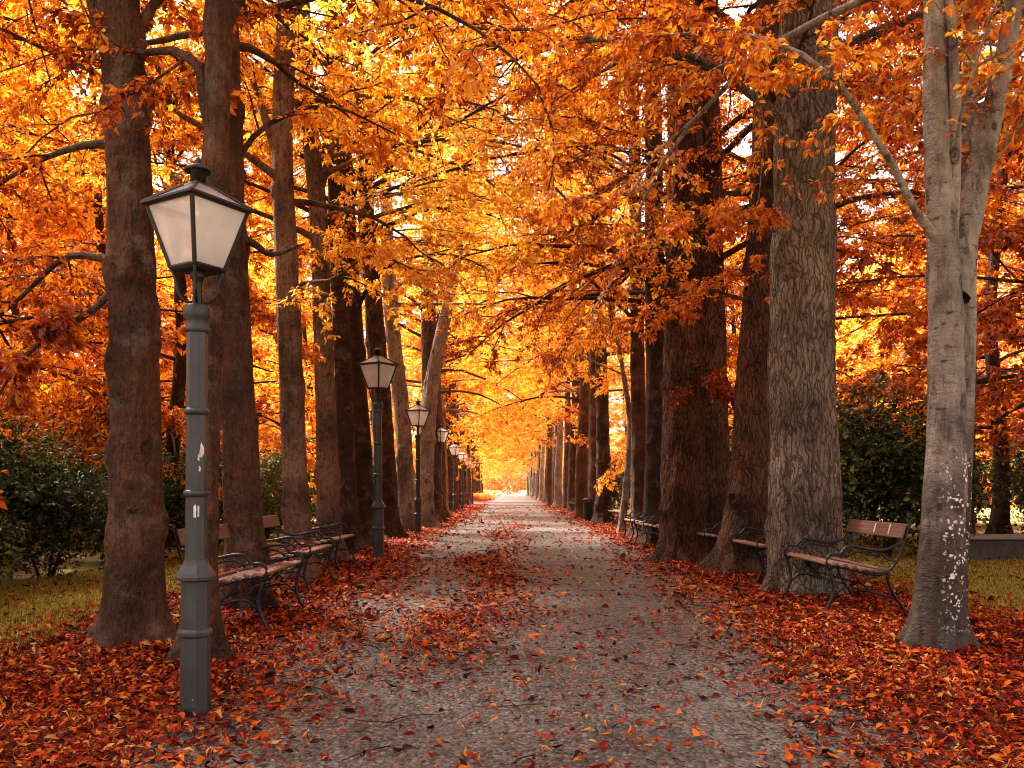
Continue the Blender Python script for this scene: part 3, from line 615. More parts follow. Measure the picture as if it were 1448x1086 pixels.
for side in (-1, 1):
    for y in (30, 37, 45, 54, 64, 76, 90):
        x = side * (8.0 + R.normal(0, 0.8)) + (1.8 if side > 0 else -0.6); k += 1
        plant('broadleaf_tree', (x, y, zgf(x, y)), back_spec[k % 4], 'bark_umber', 'leaf_amber', 'one of the amber trees far back behind the %s row of trunks' % ('left' if side < 0 else 'right'), 'tree',
              'amber trees far behind the %s row' % ('left' if side < 0 else 'right'), rz=R.random() * 6.3, scale=R.uniform(0.9, 1.15), share='back%d' % (k % 4))

# ------------------------------------------------------------------ shrubs and woods
def blob_leaves(C, Rad, K, size, rng, fan=3, aspect=0.25, shell=0.55):
    u = nrm(rng.normal(0, 1, (K, 3))); rr = shell + (1 - shell) * rng.random((K, 1))
    lump = 1 + 0.16 * np.sin(u[:, :1] * 7 + C[0]) * np.cos(u[:, 1:2] * 6 + C[1]) + 0.12 * np.sin(u[:, 2:] * 11 + u[:, :1] * 5)
    P = C + u * rr * lump * Rad; P = P[P[:, 2] > 0.03]
    d = nrm(u[:len(P)] + rng.normal(0, 0.6, P.shape))
    line = np.stack([P, P + d * size * 0.5], 1)
    return leaves(line, 1, size, rng, fan, 0.1, 0.0, aspect)
def make_shrub(seed, rx, ry, h, K, size, leafm, stems=7):
    rng = np.random.default_rng(seed); Vs, Ts, nv = [], [], 0
    cs = [(np.array([rng.normal(0, rx * 0.35), rng.normal(0, ry * 0.35), h * rng.uniform(0.3, 0.8)]), np.array([rx * rng.uniform(0.45, 0.8), ry * rng.uniform(0.45, 0.8), h * rng.uniform(0.28, 0.42)])) for _ in range(6)]
    cs.append((np.array([0, 0, h * 0.38]), np.array([rx, ry, h * 0.42])))
    for C, Rd in cs:
        V, T = blob_leaves(C, Rd, K // len(cs), size, rng, shell=0.35); Vs.append(V); Ts.append(T + nv); nv += len(V)
    fol = mesh_np('foliage', np.concatenate(Vs), [np.concatenate(Ts)])
    st = MB()
    for k in range(stems):
        a = rng.random() * 6.3; P = spline([(0.08 * math.cos(a), 0.08 * math.sin(a), -0.05), (rx * 0.3 * math.cos(a), ry * 0.3 * math.sin(a), h * 0.4), (rx * 0.6 * math.cos(a), ry * 0.6 * math.sin(a), h * 0.75)], 6)
        st.tube(P, np.linspace(0.03, 0.008, 6), 5)
    sm = mesh_np('stem', np.concatenate(st.V), st.Q)
    fol.materials.append(M[leafm]); sm.materials.append(M['bark_umber'])
    return fol, sm
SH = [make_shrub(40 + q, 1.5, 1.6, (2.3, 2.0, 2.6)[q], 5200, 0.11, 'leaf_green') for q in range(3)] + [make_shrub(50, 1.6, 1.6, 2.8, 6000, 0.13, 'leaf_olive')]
def shrub(x, y, q, s, label, group):
    o = empty('shrub', (x, y, zgf(x, y)), R.random() * 6.3); o.scale = (s, s, s * R.uniform(0.9, 1.1)); tag(o, label, 'shrub', group)
    link('foliage', SH[q][0], None, o); link('stem', SH[q][1], None, o)
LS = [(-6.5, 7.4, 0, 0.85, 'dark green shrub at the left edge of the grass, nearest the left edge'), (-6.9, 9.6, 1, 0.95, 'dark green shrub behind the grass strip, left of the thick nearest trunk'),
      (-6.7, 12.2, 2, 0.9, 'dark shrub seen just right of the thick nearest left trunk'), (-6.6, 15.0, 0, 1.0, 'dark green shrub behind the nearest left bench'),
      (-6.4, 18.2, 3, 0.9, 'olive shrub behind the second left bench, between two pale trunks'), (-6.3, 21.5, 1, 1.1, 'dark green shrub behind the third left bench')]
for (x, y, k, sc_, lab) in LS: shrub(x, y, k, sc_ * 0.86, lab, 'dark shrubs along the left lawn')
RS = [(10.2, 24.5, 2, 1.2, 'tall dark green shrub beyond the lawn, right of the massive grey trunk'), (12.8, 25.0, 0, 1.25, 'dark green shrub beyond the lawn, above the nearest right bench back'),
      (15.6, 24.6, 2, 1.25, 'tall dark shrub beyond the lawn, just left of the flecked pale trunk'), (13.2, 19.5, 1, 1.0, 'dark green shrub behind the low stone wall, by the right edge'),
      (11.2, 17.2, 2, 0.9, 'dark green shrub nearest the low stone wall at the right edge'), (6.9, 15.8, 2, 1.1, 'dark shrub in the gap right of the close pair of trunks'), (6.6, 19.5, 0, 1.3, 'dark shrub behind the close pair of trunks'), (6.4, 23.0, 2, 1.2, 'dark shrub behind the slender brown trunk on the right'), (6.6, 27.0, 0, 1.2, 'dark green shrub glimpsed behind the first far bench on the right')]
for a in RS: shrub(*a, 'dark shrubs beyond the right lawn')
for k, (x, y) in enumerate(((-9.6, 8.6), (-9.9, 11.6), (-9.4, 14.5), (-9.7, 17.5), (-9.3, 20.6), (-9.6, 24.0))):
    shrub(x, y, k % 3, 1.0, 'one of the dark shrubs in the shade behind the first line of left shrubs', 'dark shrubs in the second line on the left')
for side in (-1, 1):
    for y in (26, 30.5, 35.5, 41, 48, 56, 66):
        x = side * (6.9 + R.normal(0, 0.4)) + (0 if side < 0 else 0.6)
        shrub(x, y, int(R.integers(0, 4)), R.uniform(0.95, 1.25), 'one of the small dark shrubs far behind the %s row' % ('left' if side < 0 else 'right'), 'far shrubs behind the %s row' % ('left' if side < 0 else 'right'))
def woods():
    rng = np.random.default_rng(77); Vs, Ts, nv = [], [], 0
    for side in (-1, 1):
        for y in np.arange(4, 150, 6.0):
            for (z, rz) in ((2.2, 2.6), (6.5, 3.4), (11.5, 3.6), (16, 3.4)):
                x = side * (19 + rng.normal(0, 2.0) + 0.03 * y)
                if side > 0: x += 7
                V, T = blob_leaves(np.array([x, y + rng.normal(0, 1), z + 0.4]), np.array([4.2, 4.5, rz]), 1900, 0.36, rng, 3, shell=0.35); Vs.append(V); Ts.append(T + nv); nv += len(V)
    for x in np.arange(-46, 48, 6.5):
        for (z, rz) in ((2.5, 2.8), (7, 3.6), (12, 3.8)):
            V, T = blob_leaves(np.array([x, 205 + rng.normal(0, 3), z]), np.array([4.6, 4.0, rz]), 700, 0.5, rng, 3); Vs.append(V); Ts.append(T + nv); nv += len(V)
    return link('woods', mesh_np('woods', np.concatenate(Vs), [np.concatenate(Ts)]), M['leaf_orange'])
tag(woods(), 'far mass of orange woodland behind both rows of trees', 'woods', kind='stuff')

# ------------------------------------------------------------------ fallen leaves
def smoothnoise(x, y, seed):
    r = np.random.default_rng(seed); v = 0
    for k in range(14):
        a = r.random() * 6.3; f = 0.5 * 1.28 ** k; v = v + np.sin((x * math.cos(a) + y * math.sin(a) * 0.6) * f + r.random() * 6.3) / (1 + 0.18 * k)
    return v / 4.5
def density(x, y):
    nz = smoothnoise(x, y, 5)
    el = -1.62 - 0.035 * np.clip(y - 4.5, 0, 12) + 0.5 * nz; er = 2.12 + 0.016 * np.clip(y - 4.5, 0, 22) + 0.5 * nz
    s = lambda v, w: np.clip(0.5 + v / w, 0, 1)
    side = np.maximum(s(el - x, 1.5), s(x - er, 1.5)) ** 1.5
    fade = np.maximum(s(-4.3 + 0.5 * nz - x, 1.2), s(x - 5.3 - 0.6 * nz, 1.4))           # lawn begins
    side = side * (1 - 0.93 * fade)
    c = -0.42 + 0.02 * (y - 8) + 0.25 * np.sin(y * 0.7)                                        # streak drifting down the middle of the path
    streak = np.exp(-((x - c) / 0.5) ** 2) * s(y - 7.0, 2.5) * s(30 - y, 14) * np.clip(0.55 + 0.7 * nz, 0.12, 1)
    far = 0.10 * s(y - 14, 10) * np.clip(0.4 + nz, 0, 1)
    return np.clip(np.maximum(np.maximum(side, streak * 0.75), far) + 0.060 * (0.6 + np.clip(nz, -0.5, 1)), 0, 1)
def litter_mesh(Pn, size, rng, lift):
    K = len(Pn); x, y = Pn[:, 0], Pn[:, 1]
    z = zg(x, y) + 0.006 + lift * rng.random(K) ** 1.5
    a = rng.random(K) * 2 * PI; tilt = rng.normal(0, 0.20, K); roll = rng.normal(0, 0.5, K)
    l = size * np.exp(np.clip(rng.normal(0.0, 0.38, K), -1, 0.6)); hw = l * (0.08 + 0.15 * rng.random(K))
    d = np.stack([np.cos(a) * np.cos(tilt), np.sin(a) * np.cos(tilt), np.sin(tilt)], -1)
    s = np.stack([-np.sin(a), np.cos(a), np.zeros(K)], -1); up = np.cross(d, s); 
    s2 = s * np.cos(roll)[:, None] + up * np.sin(roll)[:, None]; up = np.cross(d, s2); s = s2
    cl = rng.normal(0, 1.15, K); cw = np.abs(rng.normal(0.35, 0.35, K))
    us = np.array([-0.5, -0.2, 0.14, 0.5]); wprof = np.array([0.12, 0.9, 1.0, 0.04]); vs = np.array([-1, 0, 1.0])
    bend = rng.normal(0, 0.5, K)
    U = us[None, :, None]; Vv = vs[None, None, :]; W = wprof[None, :, None]
    pu = U * l[:, None, None] * np.ones((1, 1, 3)); pv = (Vv * W) * hw[:, None, None] + (bend * l)[:, None, None] * (U ** 2)
    pz = l[:, None, None] * cl[:, None, None] * (U ** 2 - 0.08) * 0.9 + (Vv * W) ** 2 * (hw * cw)[:, None, None]
    P = d[:, None, None] * pu[..., None] + s[:, None, None] * pv[..., None] + up[:, None, None] * pz[..., None]
    mn = P[..., 2].min(axis=(1, 2)); P[..., 2] -= np.minimum(mn, 0)[:, None, None] * 0.85
    P = P + np.stack([x, y, z], -1)[:, None, None]
    V = P.reshape(-1, 3); b = np.arange(K)[:, None] * 12
    Q = np.concatenate([b + np.array([i * 3 + j, (i + 1) * 3 + j, (i + 1) * 3 + j + 1, i * 3 + j + 1]) for i in range(3) for j in range(2)])
    return V, Q
def scatter(x0, x1, y0, y1, per_m2, rng):
    K = int((x1 - x0) * (y1 - y0) * per_m2)
    P = np.stack([rng.uniform(x0, x1, K), rng.uniform(y0, y1, K)], -1)
    k = rng.random(K) < density(P[:, 0], P[:, 1]); P = P[k]
    return P[np.abs(P[:, 0]) < 0.62 * P[:, 1] + 1.2]
rl = np.random.default_rng(11); Vs, Qs, nv = [], [], 0
for (y0, y1, per, size, lift) in ((3.6, 9.0, 2000, 0.054, 0.04), (9.0, 16.0, 750, 0.068, 0.04), (16.0, 30.0, 230, 0.085, 0.04), (30.0, 70.0, 60, 0.12, 0.03)):
    V, Q = litter_mesh(scatter(-6.5, 8.5, y0, y1, per, rl), size, rl, lift); Vs.append(V); Qs.append(Q + nv); nv += len(V)
tag(link('fallen_leaves', mesh_np('fallen_leaves', np.concatenate(Vs), [np.concatenate(Qs)]), M['litter'], None, True), 'red and orange fallen leaves strewn over the path and both verges', 'fallen leaves', kind='stuff')

def blades(x0, x1, y0, y1, K, rng, h=0.06):
    x = rng.uniform(x0, x1, K); y = rng.uniform(y0, y1, K); z = zg(x, y); a = rng.random(K) * 6.3; hh = h * (0.5 + rng.random(K))
    w = 0.006 + 0.00035 * y; lx = rng.normal(0, 0.03, K); ly = rng.normal(0, 0.03, K)
    V = np.stack([np.stack([x - w * np.cos(a), y - w * np.sin(a), z], -1), np.stack([x + w * np.cos(a), y + w * np.sin(a), z], -1), np.stack([x + lx, y + ly, z + hh], -1)], 1)
    return V.reshape(-1, 3), np.arange(3 * K).reshape(-1, 3)
rg = np.random.default_rng(21); Vs, Qs, nv = [], [], 0
for args in ((-6.6, -4.1, 5, 14, 26000), (-6.6, -4.2, 14, 24, 9000), (5.0, 9, 7.5, 14, 30000), (5.2, 14, 14, 21, 30000)):
    V, Q = blades(*args, rg); Vs.append(V); Qs.append(Q + nv); nv += len(V)
tag(link('grass', mesh_np('grass', np.concatenate(Vs), [np.concatenate(Qs)]), M['grass']), 'short yellowing grass of the lawns on both sides', 'grass', kind='stuff')

# ------------------------------------------------------------------ low wall
w = empty('low_wall', (10.6, 14.6, zgf(8, 14.2)), math.radians(2)); tag(w, 'low dark stone wall with pale coping on the lawn at the right edge', 'wall')
MB().box((0, 0, 0.17), (6.2, 0.42, 0.40), bev=0.015).build('wall_body', M['stone'], w)
MB().box((0, 0, 0.405), (6.3, 0.54, 0.07), bev=0.012).build('coping', M['coping'], w)

# ------------------------------------------------------------------ lamps
def make_lamp():
    root = empty('street_lamp', (0, 0, 0))
    n = 8; ph = PI / 8
    MB().lathe([(0.0955, -0.15), (0.095, 0.02), (0.092, 0.50), (0.099, 0.505), (0.108, 0.515), (0.108, 0.535), (0.099, 0.548), (0.091, 0.555), (0.090, 0.86)], n, ph=ph).build('base', M['lamp_iron'], root)
    MB().lathe([(0.095, 0.862), (0.126, 0.872), (0.128, 0.892), (0.118, 0.915), (0.085, 0.965), (0.078, 0.985), (0.074, 1.0)], n, ph=ph).build('collar', M['lamp_iron'], root)
    MB().lathe([(0.068, 1.0), (0.066, 1.2), (0.065, 2.55)], n, ph=ph).build('shaft', M['lamp_iron'], root)
    for z in (1.43, 1.96):
        MB().lathe([(0.066, z - 0.025), (0.079, z - 0.012), (0.083, z), (0.079, z + 0.012), (0.066, z + 0.022)], 16).build('ring', M['lamp_iron'], root, True)
    MB().lathe([(0.066, 2.47), (0.075, 2.48), (0.078, 2.50), (0.070, 2.515), (0.070, 2.55), (0.082, 2.565), (0.088, 2.59), (0.088, 2.63), (0.076, 2.65), (0.04, 2.66)], 20).build('capital', M['lamp_iron'], root, True)
    MB().lathe([(0.035, 2.66), (0.030, 2.70), (0.030, 2.80), (0.045, 2.83), (0.045, 2.862)], 14).build('stem', M['lantern_iron'], root)
    lb, lt, zb, zt = 0.225, 0.310, 2.885, 3.285     # half diagonals and heights of the glass body
    lb = 0.163
    ca = [math.radians(-76 + 90 * k) for k in range(4)]
    cb = [np.array([lb * math.cos(a), lb * math.sin(a), zb]) for a in ca]; ct = [np.array([lt * math.cos(a), lt * math.sin(a), zt]) for a in ca]
    for a in ca:
        e = np.array([math.cos(a), math.sin(a), 0]); z = np.array([0, 0, 1.0])
        P = spline([e * 0.035 + z * 2.665, e * 0.075 + z * 2.675, e * 0.115 + z * 2.72, e * 0.125 + z * 2.78, e * 0.143 + z * 2.84, e * 0.160 + z * 2.88], 12)
        MB().tube(P, 0.011, 8).build('bracket', M['lantern_iron'], root, True)
    fr = MB()
    for k in range(4):
        k2 = (k + 1) % 4
        fr.tube(np.array([cb[k], ct[k]]), 0.0155, 6)
        fr.tube(np.array([cb[k], cb[k2]]), 0.016, 6)
        fr.tube(np.array([ct[k], ct[k2]]), 0.014, 6)
    fr.lathe([(0.05, 2.862), (0.152, 2.868), (0.158, 2.88), (0.05, 2.886)], 4, ph=ca[0])
    fr.build('lantern_frame', M['lantern_iron'], root)
    for k in range(4):
        k2 = (k + 1) % 4; A, B, C, D = cb[k], cb[k2], ct[k2], ct[k]; nn = nrm(np.cross(B - A, D - A)); mid = (A + B + C + D) / 4
        V = [mid + (p - mid) * 0.985 + nn * s for s in (-0.002, 0.002) for p in (A, B, C, D)]
        MB().add(V, [[3, 2, 1, 0], [4, 5, 6, 7], [0, 1, 5, 4], [1, 2, 6, 5], [2, 3, 7, 6], [3, 0, 4, 7]]).build('pane', M['pane'], root)
    er, rr, z0, z1 = 0.346, 0.082, 3.292, 3.425
    eave = [np.array([er * math.cos(a), er * math.sin(a), z0]) for a in ca]; top = [np.array([rr * math.cos(a), rr * math.sin(a), z1]) for a in ca]
    rf = MB()
    rf.lathe([(0.28, 3.268), (0.32, 3.270), (0.352, 3.284), (0.352, 3.298), (0.32, 3.306), (0.295, 3.298)], 4, ph=ca[0], cap=False)
    for k in range(4): rf.tube(np.array([eave[k] * np.array([0.98, 0.98, 1]), top[k]]), 0.015, 6)
    rf.lathe([(0.088, 3.405), (0.092, 3.425), (0.080, 3.438), (0.05, 3.44)], 4, ph=ca[0])
    roof = rf.build('roof', M['lantern_iron'], root)
    for k in range(4):
        k2 = (k + 1) % 4; A, B, C, D = eave[k] * np.array([0.93, 0.93, 1]) + [0, 0, 0.006], eave[k2] * np.array([0.93, 0.93, 1]) + [0, 0, 0.006], top[k2], top[k]; nn = nrm(np.cross(B - A, D - A))
        V = [p + nn * s for s in (-0.002, 0.002) for p in (A, B, C, D)]
        MB().add(V, [[3, 2, 1, 0], [4, 5, 6, 7], [0, 1, 5, 4], [1, 2, 6, 5], [2, 3, 7, 6], [3, 0, 4, 7]]).build('roof_pane', M['roof_pane'], roof)
    MB().lathe([(0.048, 3.43), (0.047, 3.52), (0.052, 3.522), (0.082, 3.518), (0.084, 3.528), (0.072, 3.545), (0.045, 3.560), (0.022, 3.566), (0.018, 3.578), (0.020, 3.588), (0.016, 3.602), (0.004, 3.610)], 20).build('chimney_cap', M['lantern_iron'], root, True)
    MB().lathe([(0.014, 2.886), (0.014, 3.0), (0.032, 3.005), (0.036, 3.02), (0.022, 3.035), (0.02, 3.05)], 14).build('bulb_holder', M['holder'], root, True)
    MB().lathe([(0.018, 3.05), (0.034, 3.075), (0.038, 3.11), (0.030, 3.15), (0.014, 3.19), (0.002, 3.20)], 14).build('bulb', M['bulb'], root, True)
    return root
def kids(o): return [c for c in bpy.data.objects if c.parent == o]
def copy_tree(o, parent=None):
    c = o.copy(); COL.objects.link(c); c.parent = parent
    for ch in kids(o): copy_tree(ch, c)
    return c
lamp0 = make_lamp()
lamps = [(276, 5.5, 1.0, 'tall grey lamp post nearest the camera, white scraps of paper on its shaft'), (535, 15.8, 1.1, 'second lamp from the front on the left, in front of two dark trunks'),
         (591, 25.0, 1.1, 'third lamp from the front, in front of the curving pale grey trunk'), (622, 34.0, 1.1, 'fourth lamp from the front, beside an almost black trunk'),
         (642.5, 46.5, 1.1, 'fifth lamp from the front, small and pale, left of the path'), (654, 56.0, 1.1, 'sixth lamp from the front, small, left of the path'), (662, 65.5, 1.1, 'seventh lamp from the front, tiny, left of the path'),
         (668, 76.0, 1.1, 'eighth lamp from the front, a tiny farthest post on the left')]
for i, (px, d, s, lab) in enumerate(lamps):
    o = lamp0 if i == 0 else copy_tree(lamp0); x = (px - CX) / F * d
    o.location = (x, d, zgf(x, d)); o.scale = (s, s, s); o.rotation_euler = (R.normal(0, 0.006), R.normal(0, 0.006), 0.0 if i == 0 else R.normal(0, 0.06)); tag(o, lab, 'street lamp', 'lamps along the left of the path')
# scraps of old paper stuck on the nearest lamp
def scrap(z, ang, pts, r):
    P = []
    for (u, v) in pts: P.append((u, v))
    P = np.array(P); e = np.array([math.cos(ang), math.sin(ang), 0]); t = np.array([-math.sin(ang), math.cos(ang), 0])
    V = [e * (r + s) + t * u + np.array([0, 0, z + v]) for s in (0.0005, 0.0022) for u, v in P]; k = len(P)
    MB().add(V, np.arange(k)[None, ::-1].copy(), np.arange(k, 2 * k)[None].copy(), [[a, (a + 1) % k, k + (a + 1) % k, k + a] for a in range(k)]).build('paper_scrap', M['sticker'], lamp0)
fa = math.radians(-45); rin = 0.0655 * math.cos(PI / 8)
scrap(1.67, fa, [(-0.012, 0), (0.004, -0.012), (0.022, 0.02), (0.022, 0.05), (0.01, 0.075), (0.002, 0.09), (-0.004, 0.06)], rin)
scrap(1.645, fa, [(-0.022, 0.0), (-0.01, -0.006), (-0.008, 0.03), (-0.018, 0.04)], rin)
scrap(1.575, fa, [(-0.014, 0.0), (-0.004, -0.006), (0.002, 0.02), (-0.012, 0.035)], rin)
scrap(1.275, math.radians(-90), [(0.006, 0), (0.022, 0.0), (0.023, 0.07), (0.016, 0.085), (0.006, 0.07)], 0.0667 * math.cos(PI / 8))
scrap(1.28, math.radians(-45), [(-0.021, 0), (-0.010, 0.0), (-0.009, 0.065), (-0.020, 0.075)], 0.0667 * math.cos(PI / 8))
scrap(0.0 + 0.11, math.radians(-90), [(0.012, 0), (0.020, 0.0), (0.02, 0.006), (0.012, 0.006)], 0.095 * math.cos(PI / 8))

# ------------------------------------------------------------------ benches
def q(X, Y): return (-(X - 340) * 0.001486, (850 - Y) * 0.001486)
def curve(pts, y, m=18):
    P = np.array([(q(X, Y)[0], y, q(X, Y)[1]) for X, Y in pts]); return spline(P, m)
LEN = 1.36
def make_bench():
    root = empty('park_bench', (0, 0, 0))
    for sy in (-1, 1):
        y = sy * LEN / 2; MI = M['bench_iron']
        fr = MB()
        fr.tube(curve([(380, 545), (390, 522), (440, 520), (520, 535), (640, 566), (730, 572), (800, 540), (860, 450), (895, 350), (918, 270), (945, 205)], y, 34), 0.017, 8)
        f = fr.build('end_frame', MI, root, True)
        MB().tube(curve([(330, 868), (335, 850), (368, 795), (400, 710), (402, 650), (388, 590), (376, 545)], y), np.linspace(0.020, 0.017, 18), 8).box((*q(322, 862)[:1], y, 0.008), (0.075, 0.06, 0.02), bev=0.006).build('front_leg', MI, f, True)
        MB().tube(curve([(792, 545), (784, 600), (800, 660), (835, 730), (885, 800), (915, 858)], y), 0.019, 8).box((*q(922, 862)[:1], y, 0.008), (0.07, 0.06, 0.02), bev=0.006).build('rear_leg', MI, f, True)
        MB().tube(curve([(376, 545), (356, 500), (355, 465), (372, 440), (405, 430), (440, 436), (468, 410), (500, 378), (560, 378), (650, 396), (740, 404), (820, 380), (885, 345)], y, 34), 0.016, 8).build('armrest', MI, f, True)
        sc = MB()
        sc.tube(curve([(500, 446), (530, 424), (570, 412), (620, 420), (660, 434), (705, 436), (735, 422), (765, 450), (790, 470), (835, 478)], y, 26), 0.011, 6)
        sc.tube(curve([(440, 436), (470, 432), (490, 440), (500, 455), (480, 452)], y, 12), 0.011, 6)
        sc.tube(curve([(404, 712), (440, 690), (470, 666), (520, 660), (580, 672), (660, 694), (760, 722), (838, 738)], y, 22), 0.012, 6)
        sc.tube(curve([(530, 545), (570, 600), (620, 650), (660, 690)], y), 0.012, 6)
        sc.tube(curve([(420, 560), (450, 605), (480, 622), (515, 605), (535, 565)], y), 0.009, 6)
        sc.tube(curve([(600, 640), (640, 600), (690, 592), (740, 580)], y), 0.010, 6)
        MB().tube(curve([(944, 208), (948, 196), (943, 188)], y, 5), [0.017, 0.02, 0.02, 0.014, 0.006], 8).build('finial', MI, f, True)
        sc.build('scrollwork', MI, f, True)
    seat = MB()
    for k in range(6):
        X = 398 + k * 66; Y = (500, 508, 522, 536, 543, 530)[k]; u, v = q(X, Y); a = math.atan2(((500, 508, 522, 536, 543, 530)[min(k + 1, 5)] - (500, 508, 522, 536, 543, 530)[max(k - 1, 0)]), 66 * (min(k + 1, 5) - max(k - 1, 0)))
        rot = [[math.cos(a), 0, math.sin(a)], [0, 1, 0], [-math.sin(a), 0, math.cos(a)]]
        seat.box((u, 0, v), (0.086, LEN + 0.10, 0.028), rot, 0.006)
    seat.build('seat', M['wood'], root)
    u0, v0 = q(886, 318); u1, v1 = q(914, 218); a = math.atan2(u1 - u0, v1 - v0)
    rot = [[math.cos(a), 0, math.sin(a)], [0, 1, 0], [-math.sin(a), 0, math.cos(a)]]
    MB().box(((u0 + u1) / 2 + 0.028, 0, (v0 + v1) / 2), (0.026, LEN + 0.10, 0.155), rot, 0.006).build('backrest', M['wood'], root)
    MB().tube(np.array([[q(600, 640)[0], -LEN / 2, q(600, 640)[1]], [q(600, 640)[0], LEN / 2, q(600, 640)[1]]]), 0.010, 6).build('stretcher', M['bench_iron'], root)
    return root
bench0 = make_bench()
# near end's front foot (x, y), side (+1 right of the path)
benches = [(3.26, 8.85, 1, 'brown slatted bench beside the massive grey trunk, nearest on the right'), (-2.25, 7.85, -1, 'nearest left bench, close behind the first lamp'),
           (-2.45, 10.4, -1, 'left bench with orange leaves on its seat, second from the front'), (-2.62, 13.05, -1, 'third left bench from the front, just short of the second lamp'),
           (3.30, 11.5, 1, 'bench half hidden behind the massive grey trunk, second on the right'), (3.20, 14.2, 1, 'bench between the leaning furrowed trunk and the close pair, third on the right'),
           (2.80, 18.2, 1, 'dark bench in front of the slender trunks, fourth on the right'), (2.85, 20.6, 1, 'dark bench beyond the fourth right one, by the thin leaning stem'),
           (3.45, 29.5, 1, 'small far bench with pale back showing, right of the path'), (3.35, 36.0, 1, 'tiny far bench past the far litter bin on the right'), (3.25, 47.0, 1, 'tiniest far bench by the distant right trunks')]
for i, (x, y, side, lab) in enumerate(benches):
    o = bench0 if i == 0 else copy_tree(bench0)
    o.location = (x, y + LEN / 2, zgf(x, y + LEN / 2) + 0.01); o.rotation_euler = (0, 0, PI if side > 0 else 0)
    tag(o, lab, 'bench', 'iron benches facing the path')
# a few leaves lying on the first two left benches, and thin twigs on the ground
rs = np.random.default_rng(5); Vs, Qs, nv = [], [], 0
for (bx, by, kk) in ((-2.25, 7.85, 12), (-2.45, 10.4, 34)):
    P = np.stack([bx + rs.uniform(-0.52, -0.12, kk), by + LEN * np.clip(rs.normal(0.45, 0.22, kk), 0.05, 0.95)], -1)
    V, Q = litter_mesh(P, 0.11, rs, 0.02); V[:, 2] += 0.525; Vs.append(V); Qs.append(Q + nv); nv += len(V)
tag(link('fallen_leaves', mesh_np('seat_leaves', np.concatenate(Vs), [np.concatenate(Qs)]), M['litter'], None, True), 'orange leaves lying on the seats of the first two left benches', 'fallen leaves', kind='stuff')
tw = MB()
for k in range(170):
    y = rs.uniform(4.2, 16); x = rs.uniform(-4.2, 5.0)
    a = rs.random() * 6.3; l = rs.uniform(0.08, 0.45); c = np.array([x, y, zgf(x, y) + 0.02]); dv = np.array([math.cos(a), math.sin(a), 0]) * l
    sd = np.array([-math.sin(a), math.cos(a), 0]) * l * rs.normal(0, 0.12)
    tw.tube(spline([c - dv / 2, c + sd + [0, 0, 0.008], c + dv / 2], 5), np.linspace(0.0045, 0.002, 5), 5)
tag(tw.build('twigs', M['bark_umber']), 'thin dark twigs strewn among the fallen leaves', 'twigs', kind='stuff')
# pale strips on the nearest right bench's back, in the paper scraps' material, and its footing
u0, v0 = q(886, 318); u1, v1 = q(914, 218); a = math.atan2(u1 - u0, v1 - v0)
rot = [[math.cos(a), 0, math.sin(a)], [0, 1, 0], [-math.sin(a), 0, math.cos(a)]]
bk = [c for c in kids(bench0) if c.name.startswith('backrest')][0]
for yy in (0.06, 0.42):
    MB().box(((u0 + u1) / 2 + 0.0425, yy, (v0 + v1) / 2 + 0.01), (0.003, 0.028, 0.105), rot).build('pale_strip', M['sticker'], bk)
MB().box((-0.42, LEN / 2 + 0.02, -0.012), (1.0, 0.22, 0.05), bev=0.008).build('footing', M['concrete'], bench0)

# ------------------------------------------------------------------ litter bin and small far things
b = empty('litter_bin', (3.05, 34.3, zgf(3.05, 34.3))); tag(b, 'dark litter bin standing between the far benches on the right', 'litter bin')
MB().lathe([(0.15, 0.0), (0.16, 0.05), (0.17, 0.72), (0.19, 0.74), (0.19, 0.78), (0.16, 0.79)], 16).build('body', M['bench_iron'], b)
MB().lathe([(0.20, 0.88), (0.20, 0.90), (0.10, 0.95), (0.02, 0.96)], 16).build('lid', M['bench_iron'], b)
MB().tube([(0.15, 0, 0.77), (0.15, 0, 0.89)], 0.012, 6).tube([(-0.15, 0, 0.77), (-0.15, 0, 0.89)], 0.012, 6).build('lid_support', M['bench_iron'], b)
fs = make_shrub(60, 0.9, 0.9, 1.0, 1600, 0.12, 'leaf_orange', 5)
for k, (x, y) in enumerate(((-3.6, 92), (-3.0, 95), (-3.9, 98))):
    o = empty('flower_bush', (x, y, zgf(x, y)), k); tag(o, 'one of the small orange bushes at the far left end of the path', 'bush', 'orange bushes at the end of the path')
    link('foliage', fs[0], None, o); link('stem', fs[1], None, o)

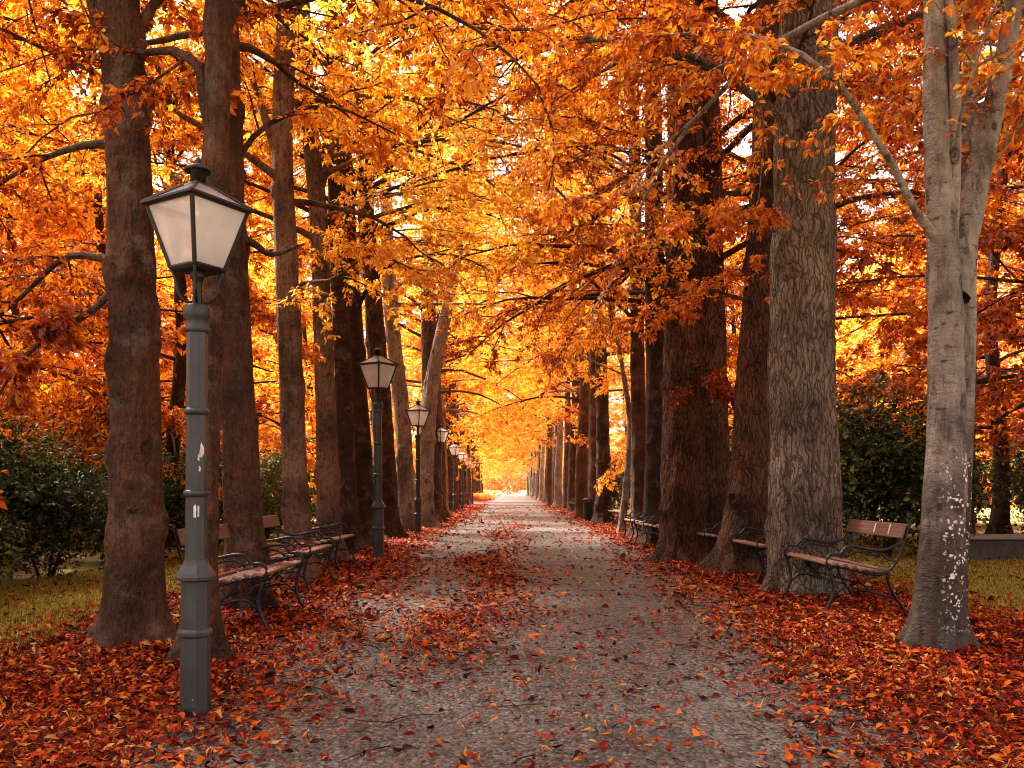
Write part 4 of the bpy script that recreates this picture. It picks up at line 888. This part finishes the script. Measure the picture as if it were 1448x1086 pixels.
# ------------------------------------------------------------------ haze
hm = NT('haze_air'); vol = hm.n('ShaderNodeVolumePrincipled', {'Color': (0.95, 0.93, 0.90, 1), 'Density': 0.0004, 'Anisotropy': 0.35})
hm.t.links.new(vol.outputs[0], hm.out.inputs['Volume'])
if HAZE: tag(MB().box((0, 90, 11.0), (240, 320, 32.0)).build('haze', hm.m), 'thin pale autumn haze filling the avenue', 'haze', kind='stuff')

# ------------------------------------------------------------------ light, sky, camera
EL, AZ = math.radians(50), math.radians(-48)
wd = bpy.data.worlds.new('World'); S.world = wd; wd.use_nodes = True; nt = wd.node_tree; nt.nodes.clear()
sky = nt.nodes.new('ShaderNodeTexSky'); sky.sky_type = 'NISHITA'; sky.sun_disc = False; sky.sun_elevation = EL; sky.sun_rotation = AZ
sky.air_density = 1.0; sky.dust_density = 6.0; sky.ozone_density = 0.5
bg = nt.nodes.new('ShaderNodeBackground'); bg.inputs[1].default_value = 0.11; wo = nt.nodes.new('ShaderNodeOutputWorld')
hs = nt.nodes.new('ShaderNodeHueSaturation'); hs.inputs['Saturation'].default_value = 0.35      # thin high cloud greys the blue
nt.links.new(sky.outputs[0], hs.inputs['Color']); nt.links.new(hs.outputs[0], bg.inputs[0]); nt.links.new(bg.outputs[0], wo.inputs[0])
sl = bpy.data.lights.new('sun', 'SUN'); sl.energy = 5.0; sl.angle = math.radians(10); sl.color = (1.0, 0.93, 0.82)
so = bpy.data.objects.new('sun', sl); COL.objects.link(so); so.rotation_euler = (-(PI / 2 - EL), 0, -AZ); so.location = (0, 0, 40)
cam = bpy.data.cameras.new('camera'); co = bpy.data.objects.new('camera', cam); COL.objects.link(co)
co.location = (0, 0, CAMZ); co.rotation_euler = (PI / 2, 0, 0); cam.sensor_width = 36; cam.lens = F / 1448 * 36
cam.shift_y = (HY - 543) / 1448; cam.clip_start = 0.05; cam.clip_end = 3000
S.camera = co
S.view_settings.view_transform = 'Standard'; S.view_settings.look = 'None'; S.view_settings.exposure = 2.85; S.view_settings.gamma = 1
S.cycles.max_bounces = 8; S.cycles.diffuse_bounces = 4; S.cycles.transmission_bounces = 8; S.cycles.transparent_max_bounces = 8; S.cycles.glossy_bounces = 2
S.cycles.sample_clamp_indirect = 6
S.cycles.filter_width = 1.0
S.cycles.use_denoising = True
try: S.cycles.denoiser = 'OPENIMAGEDENOISE'
except Exception: pass
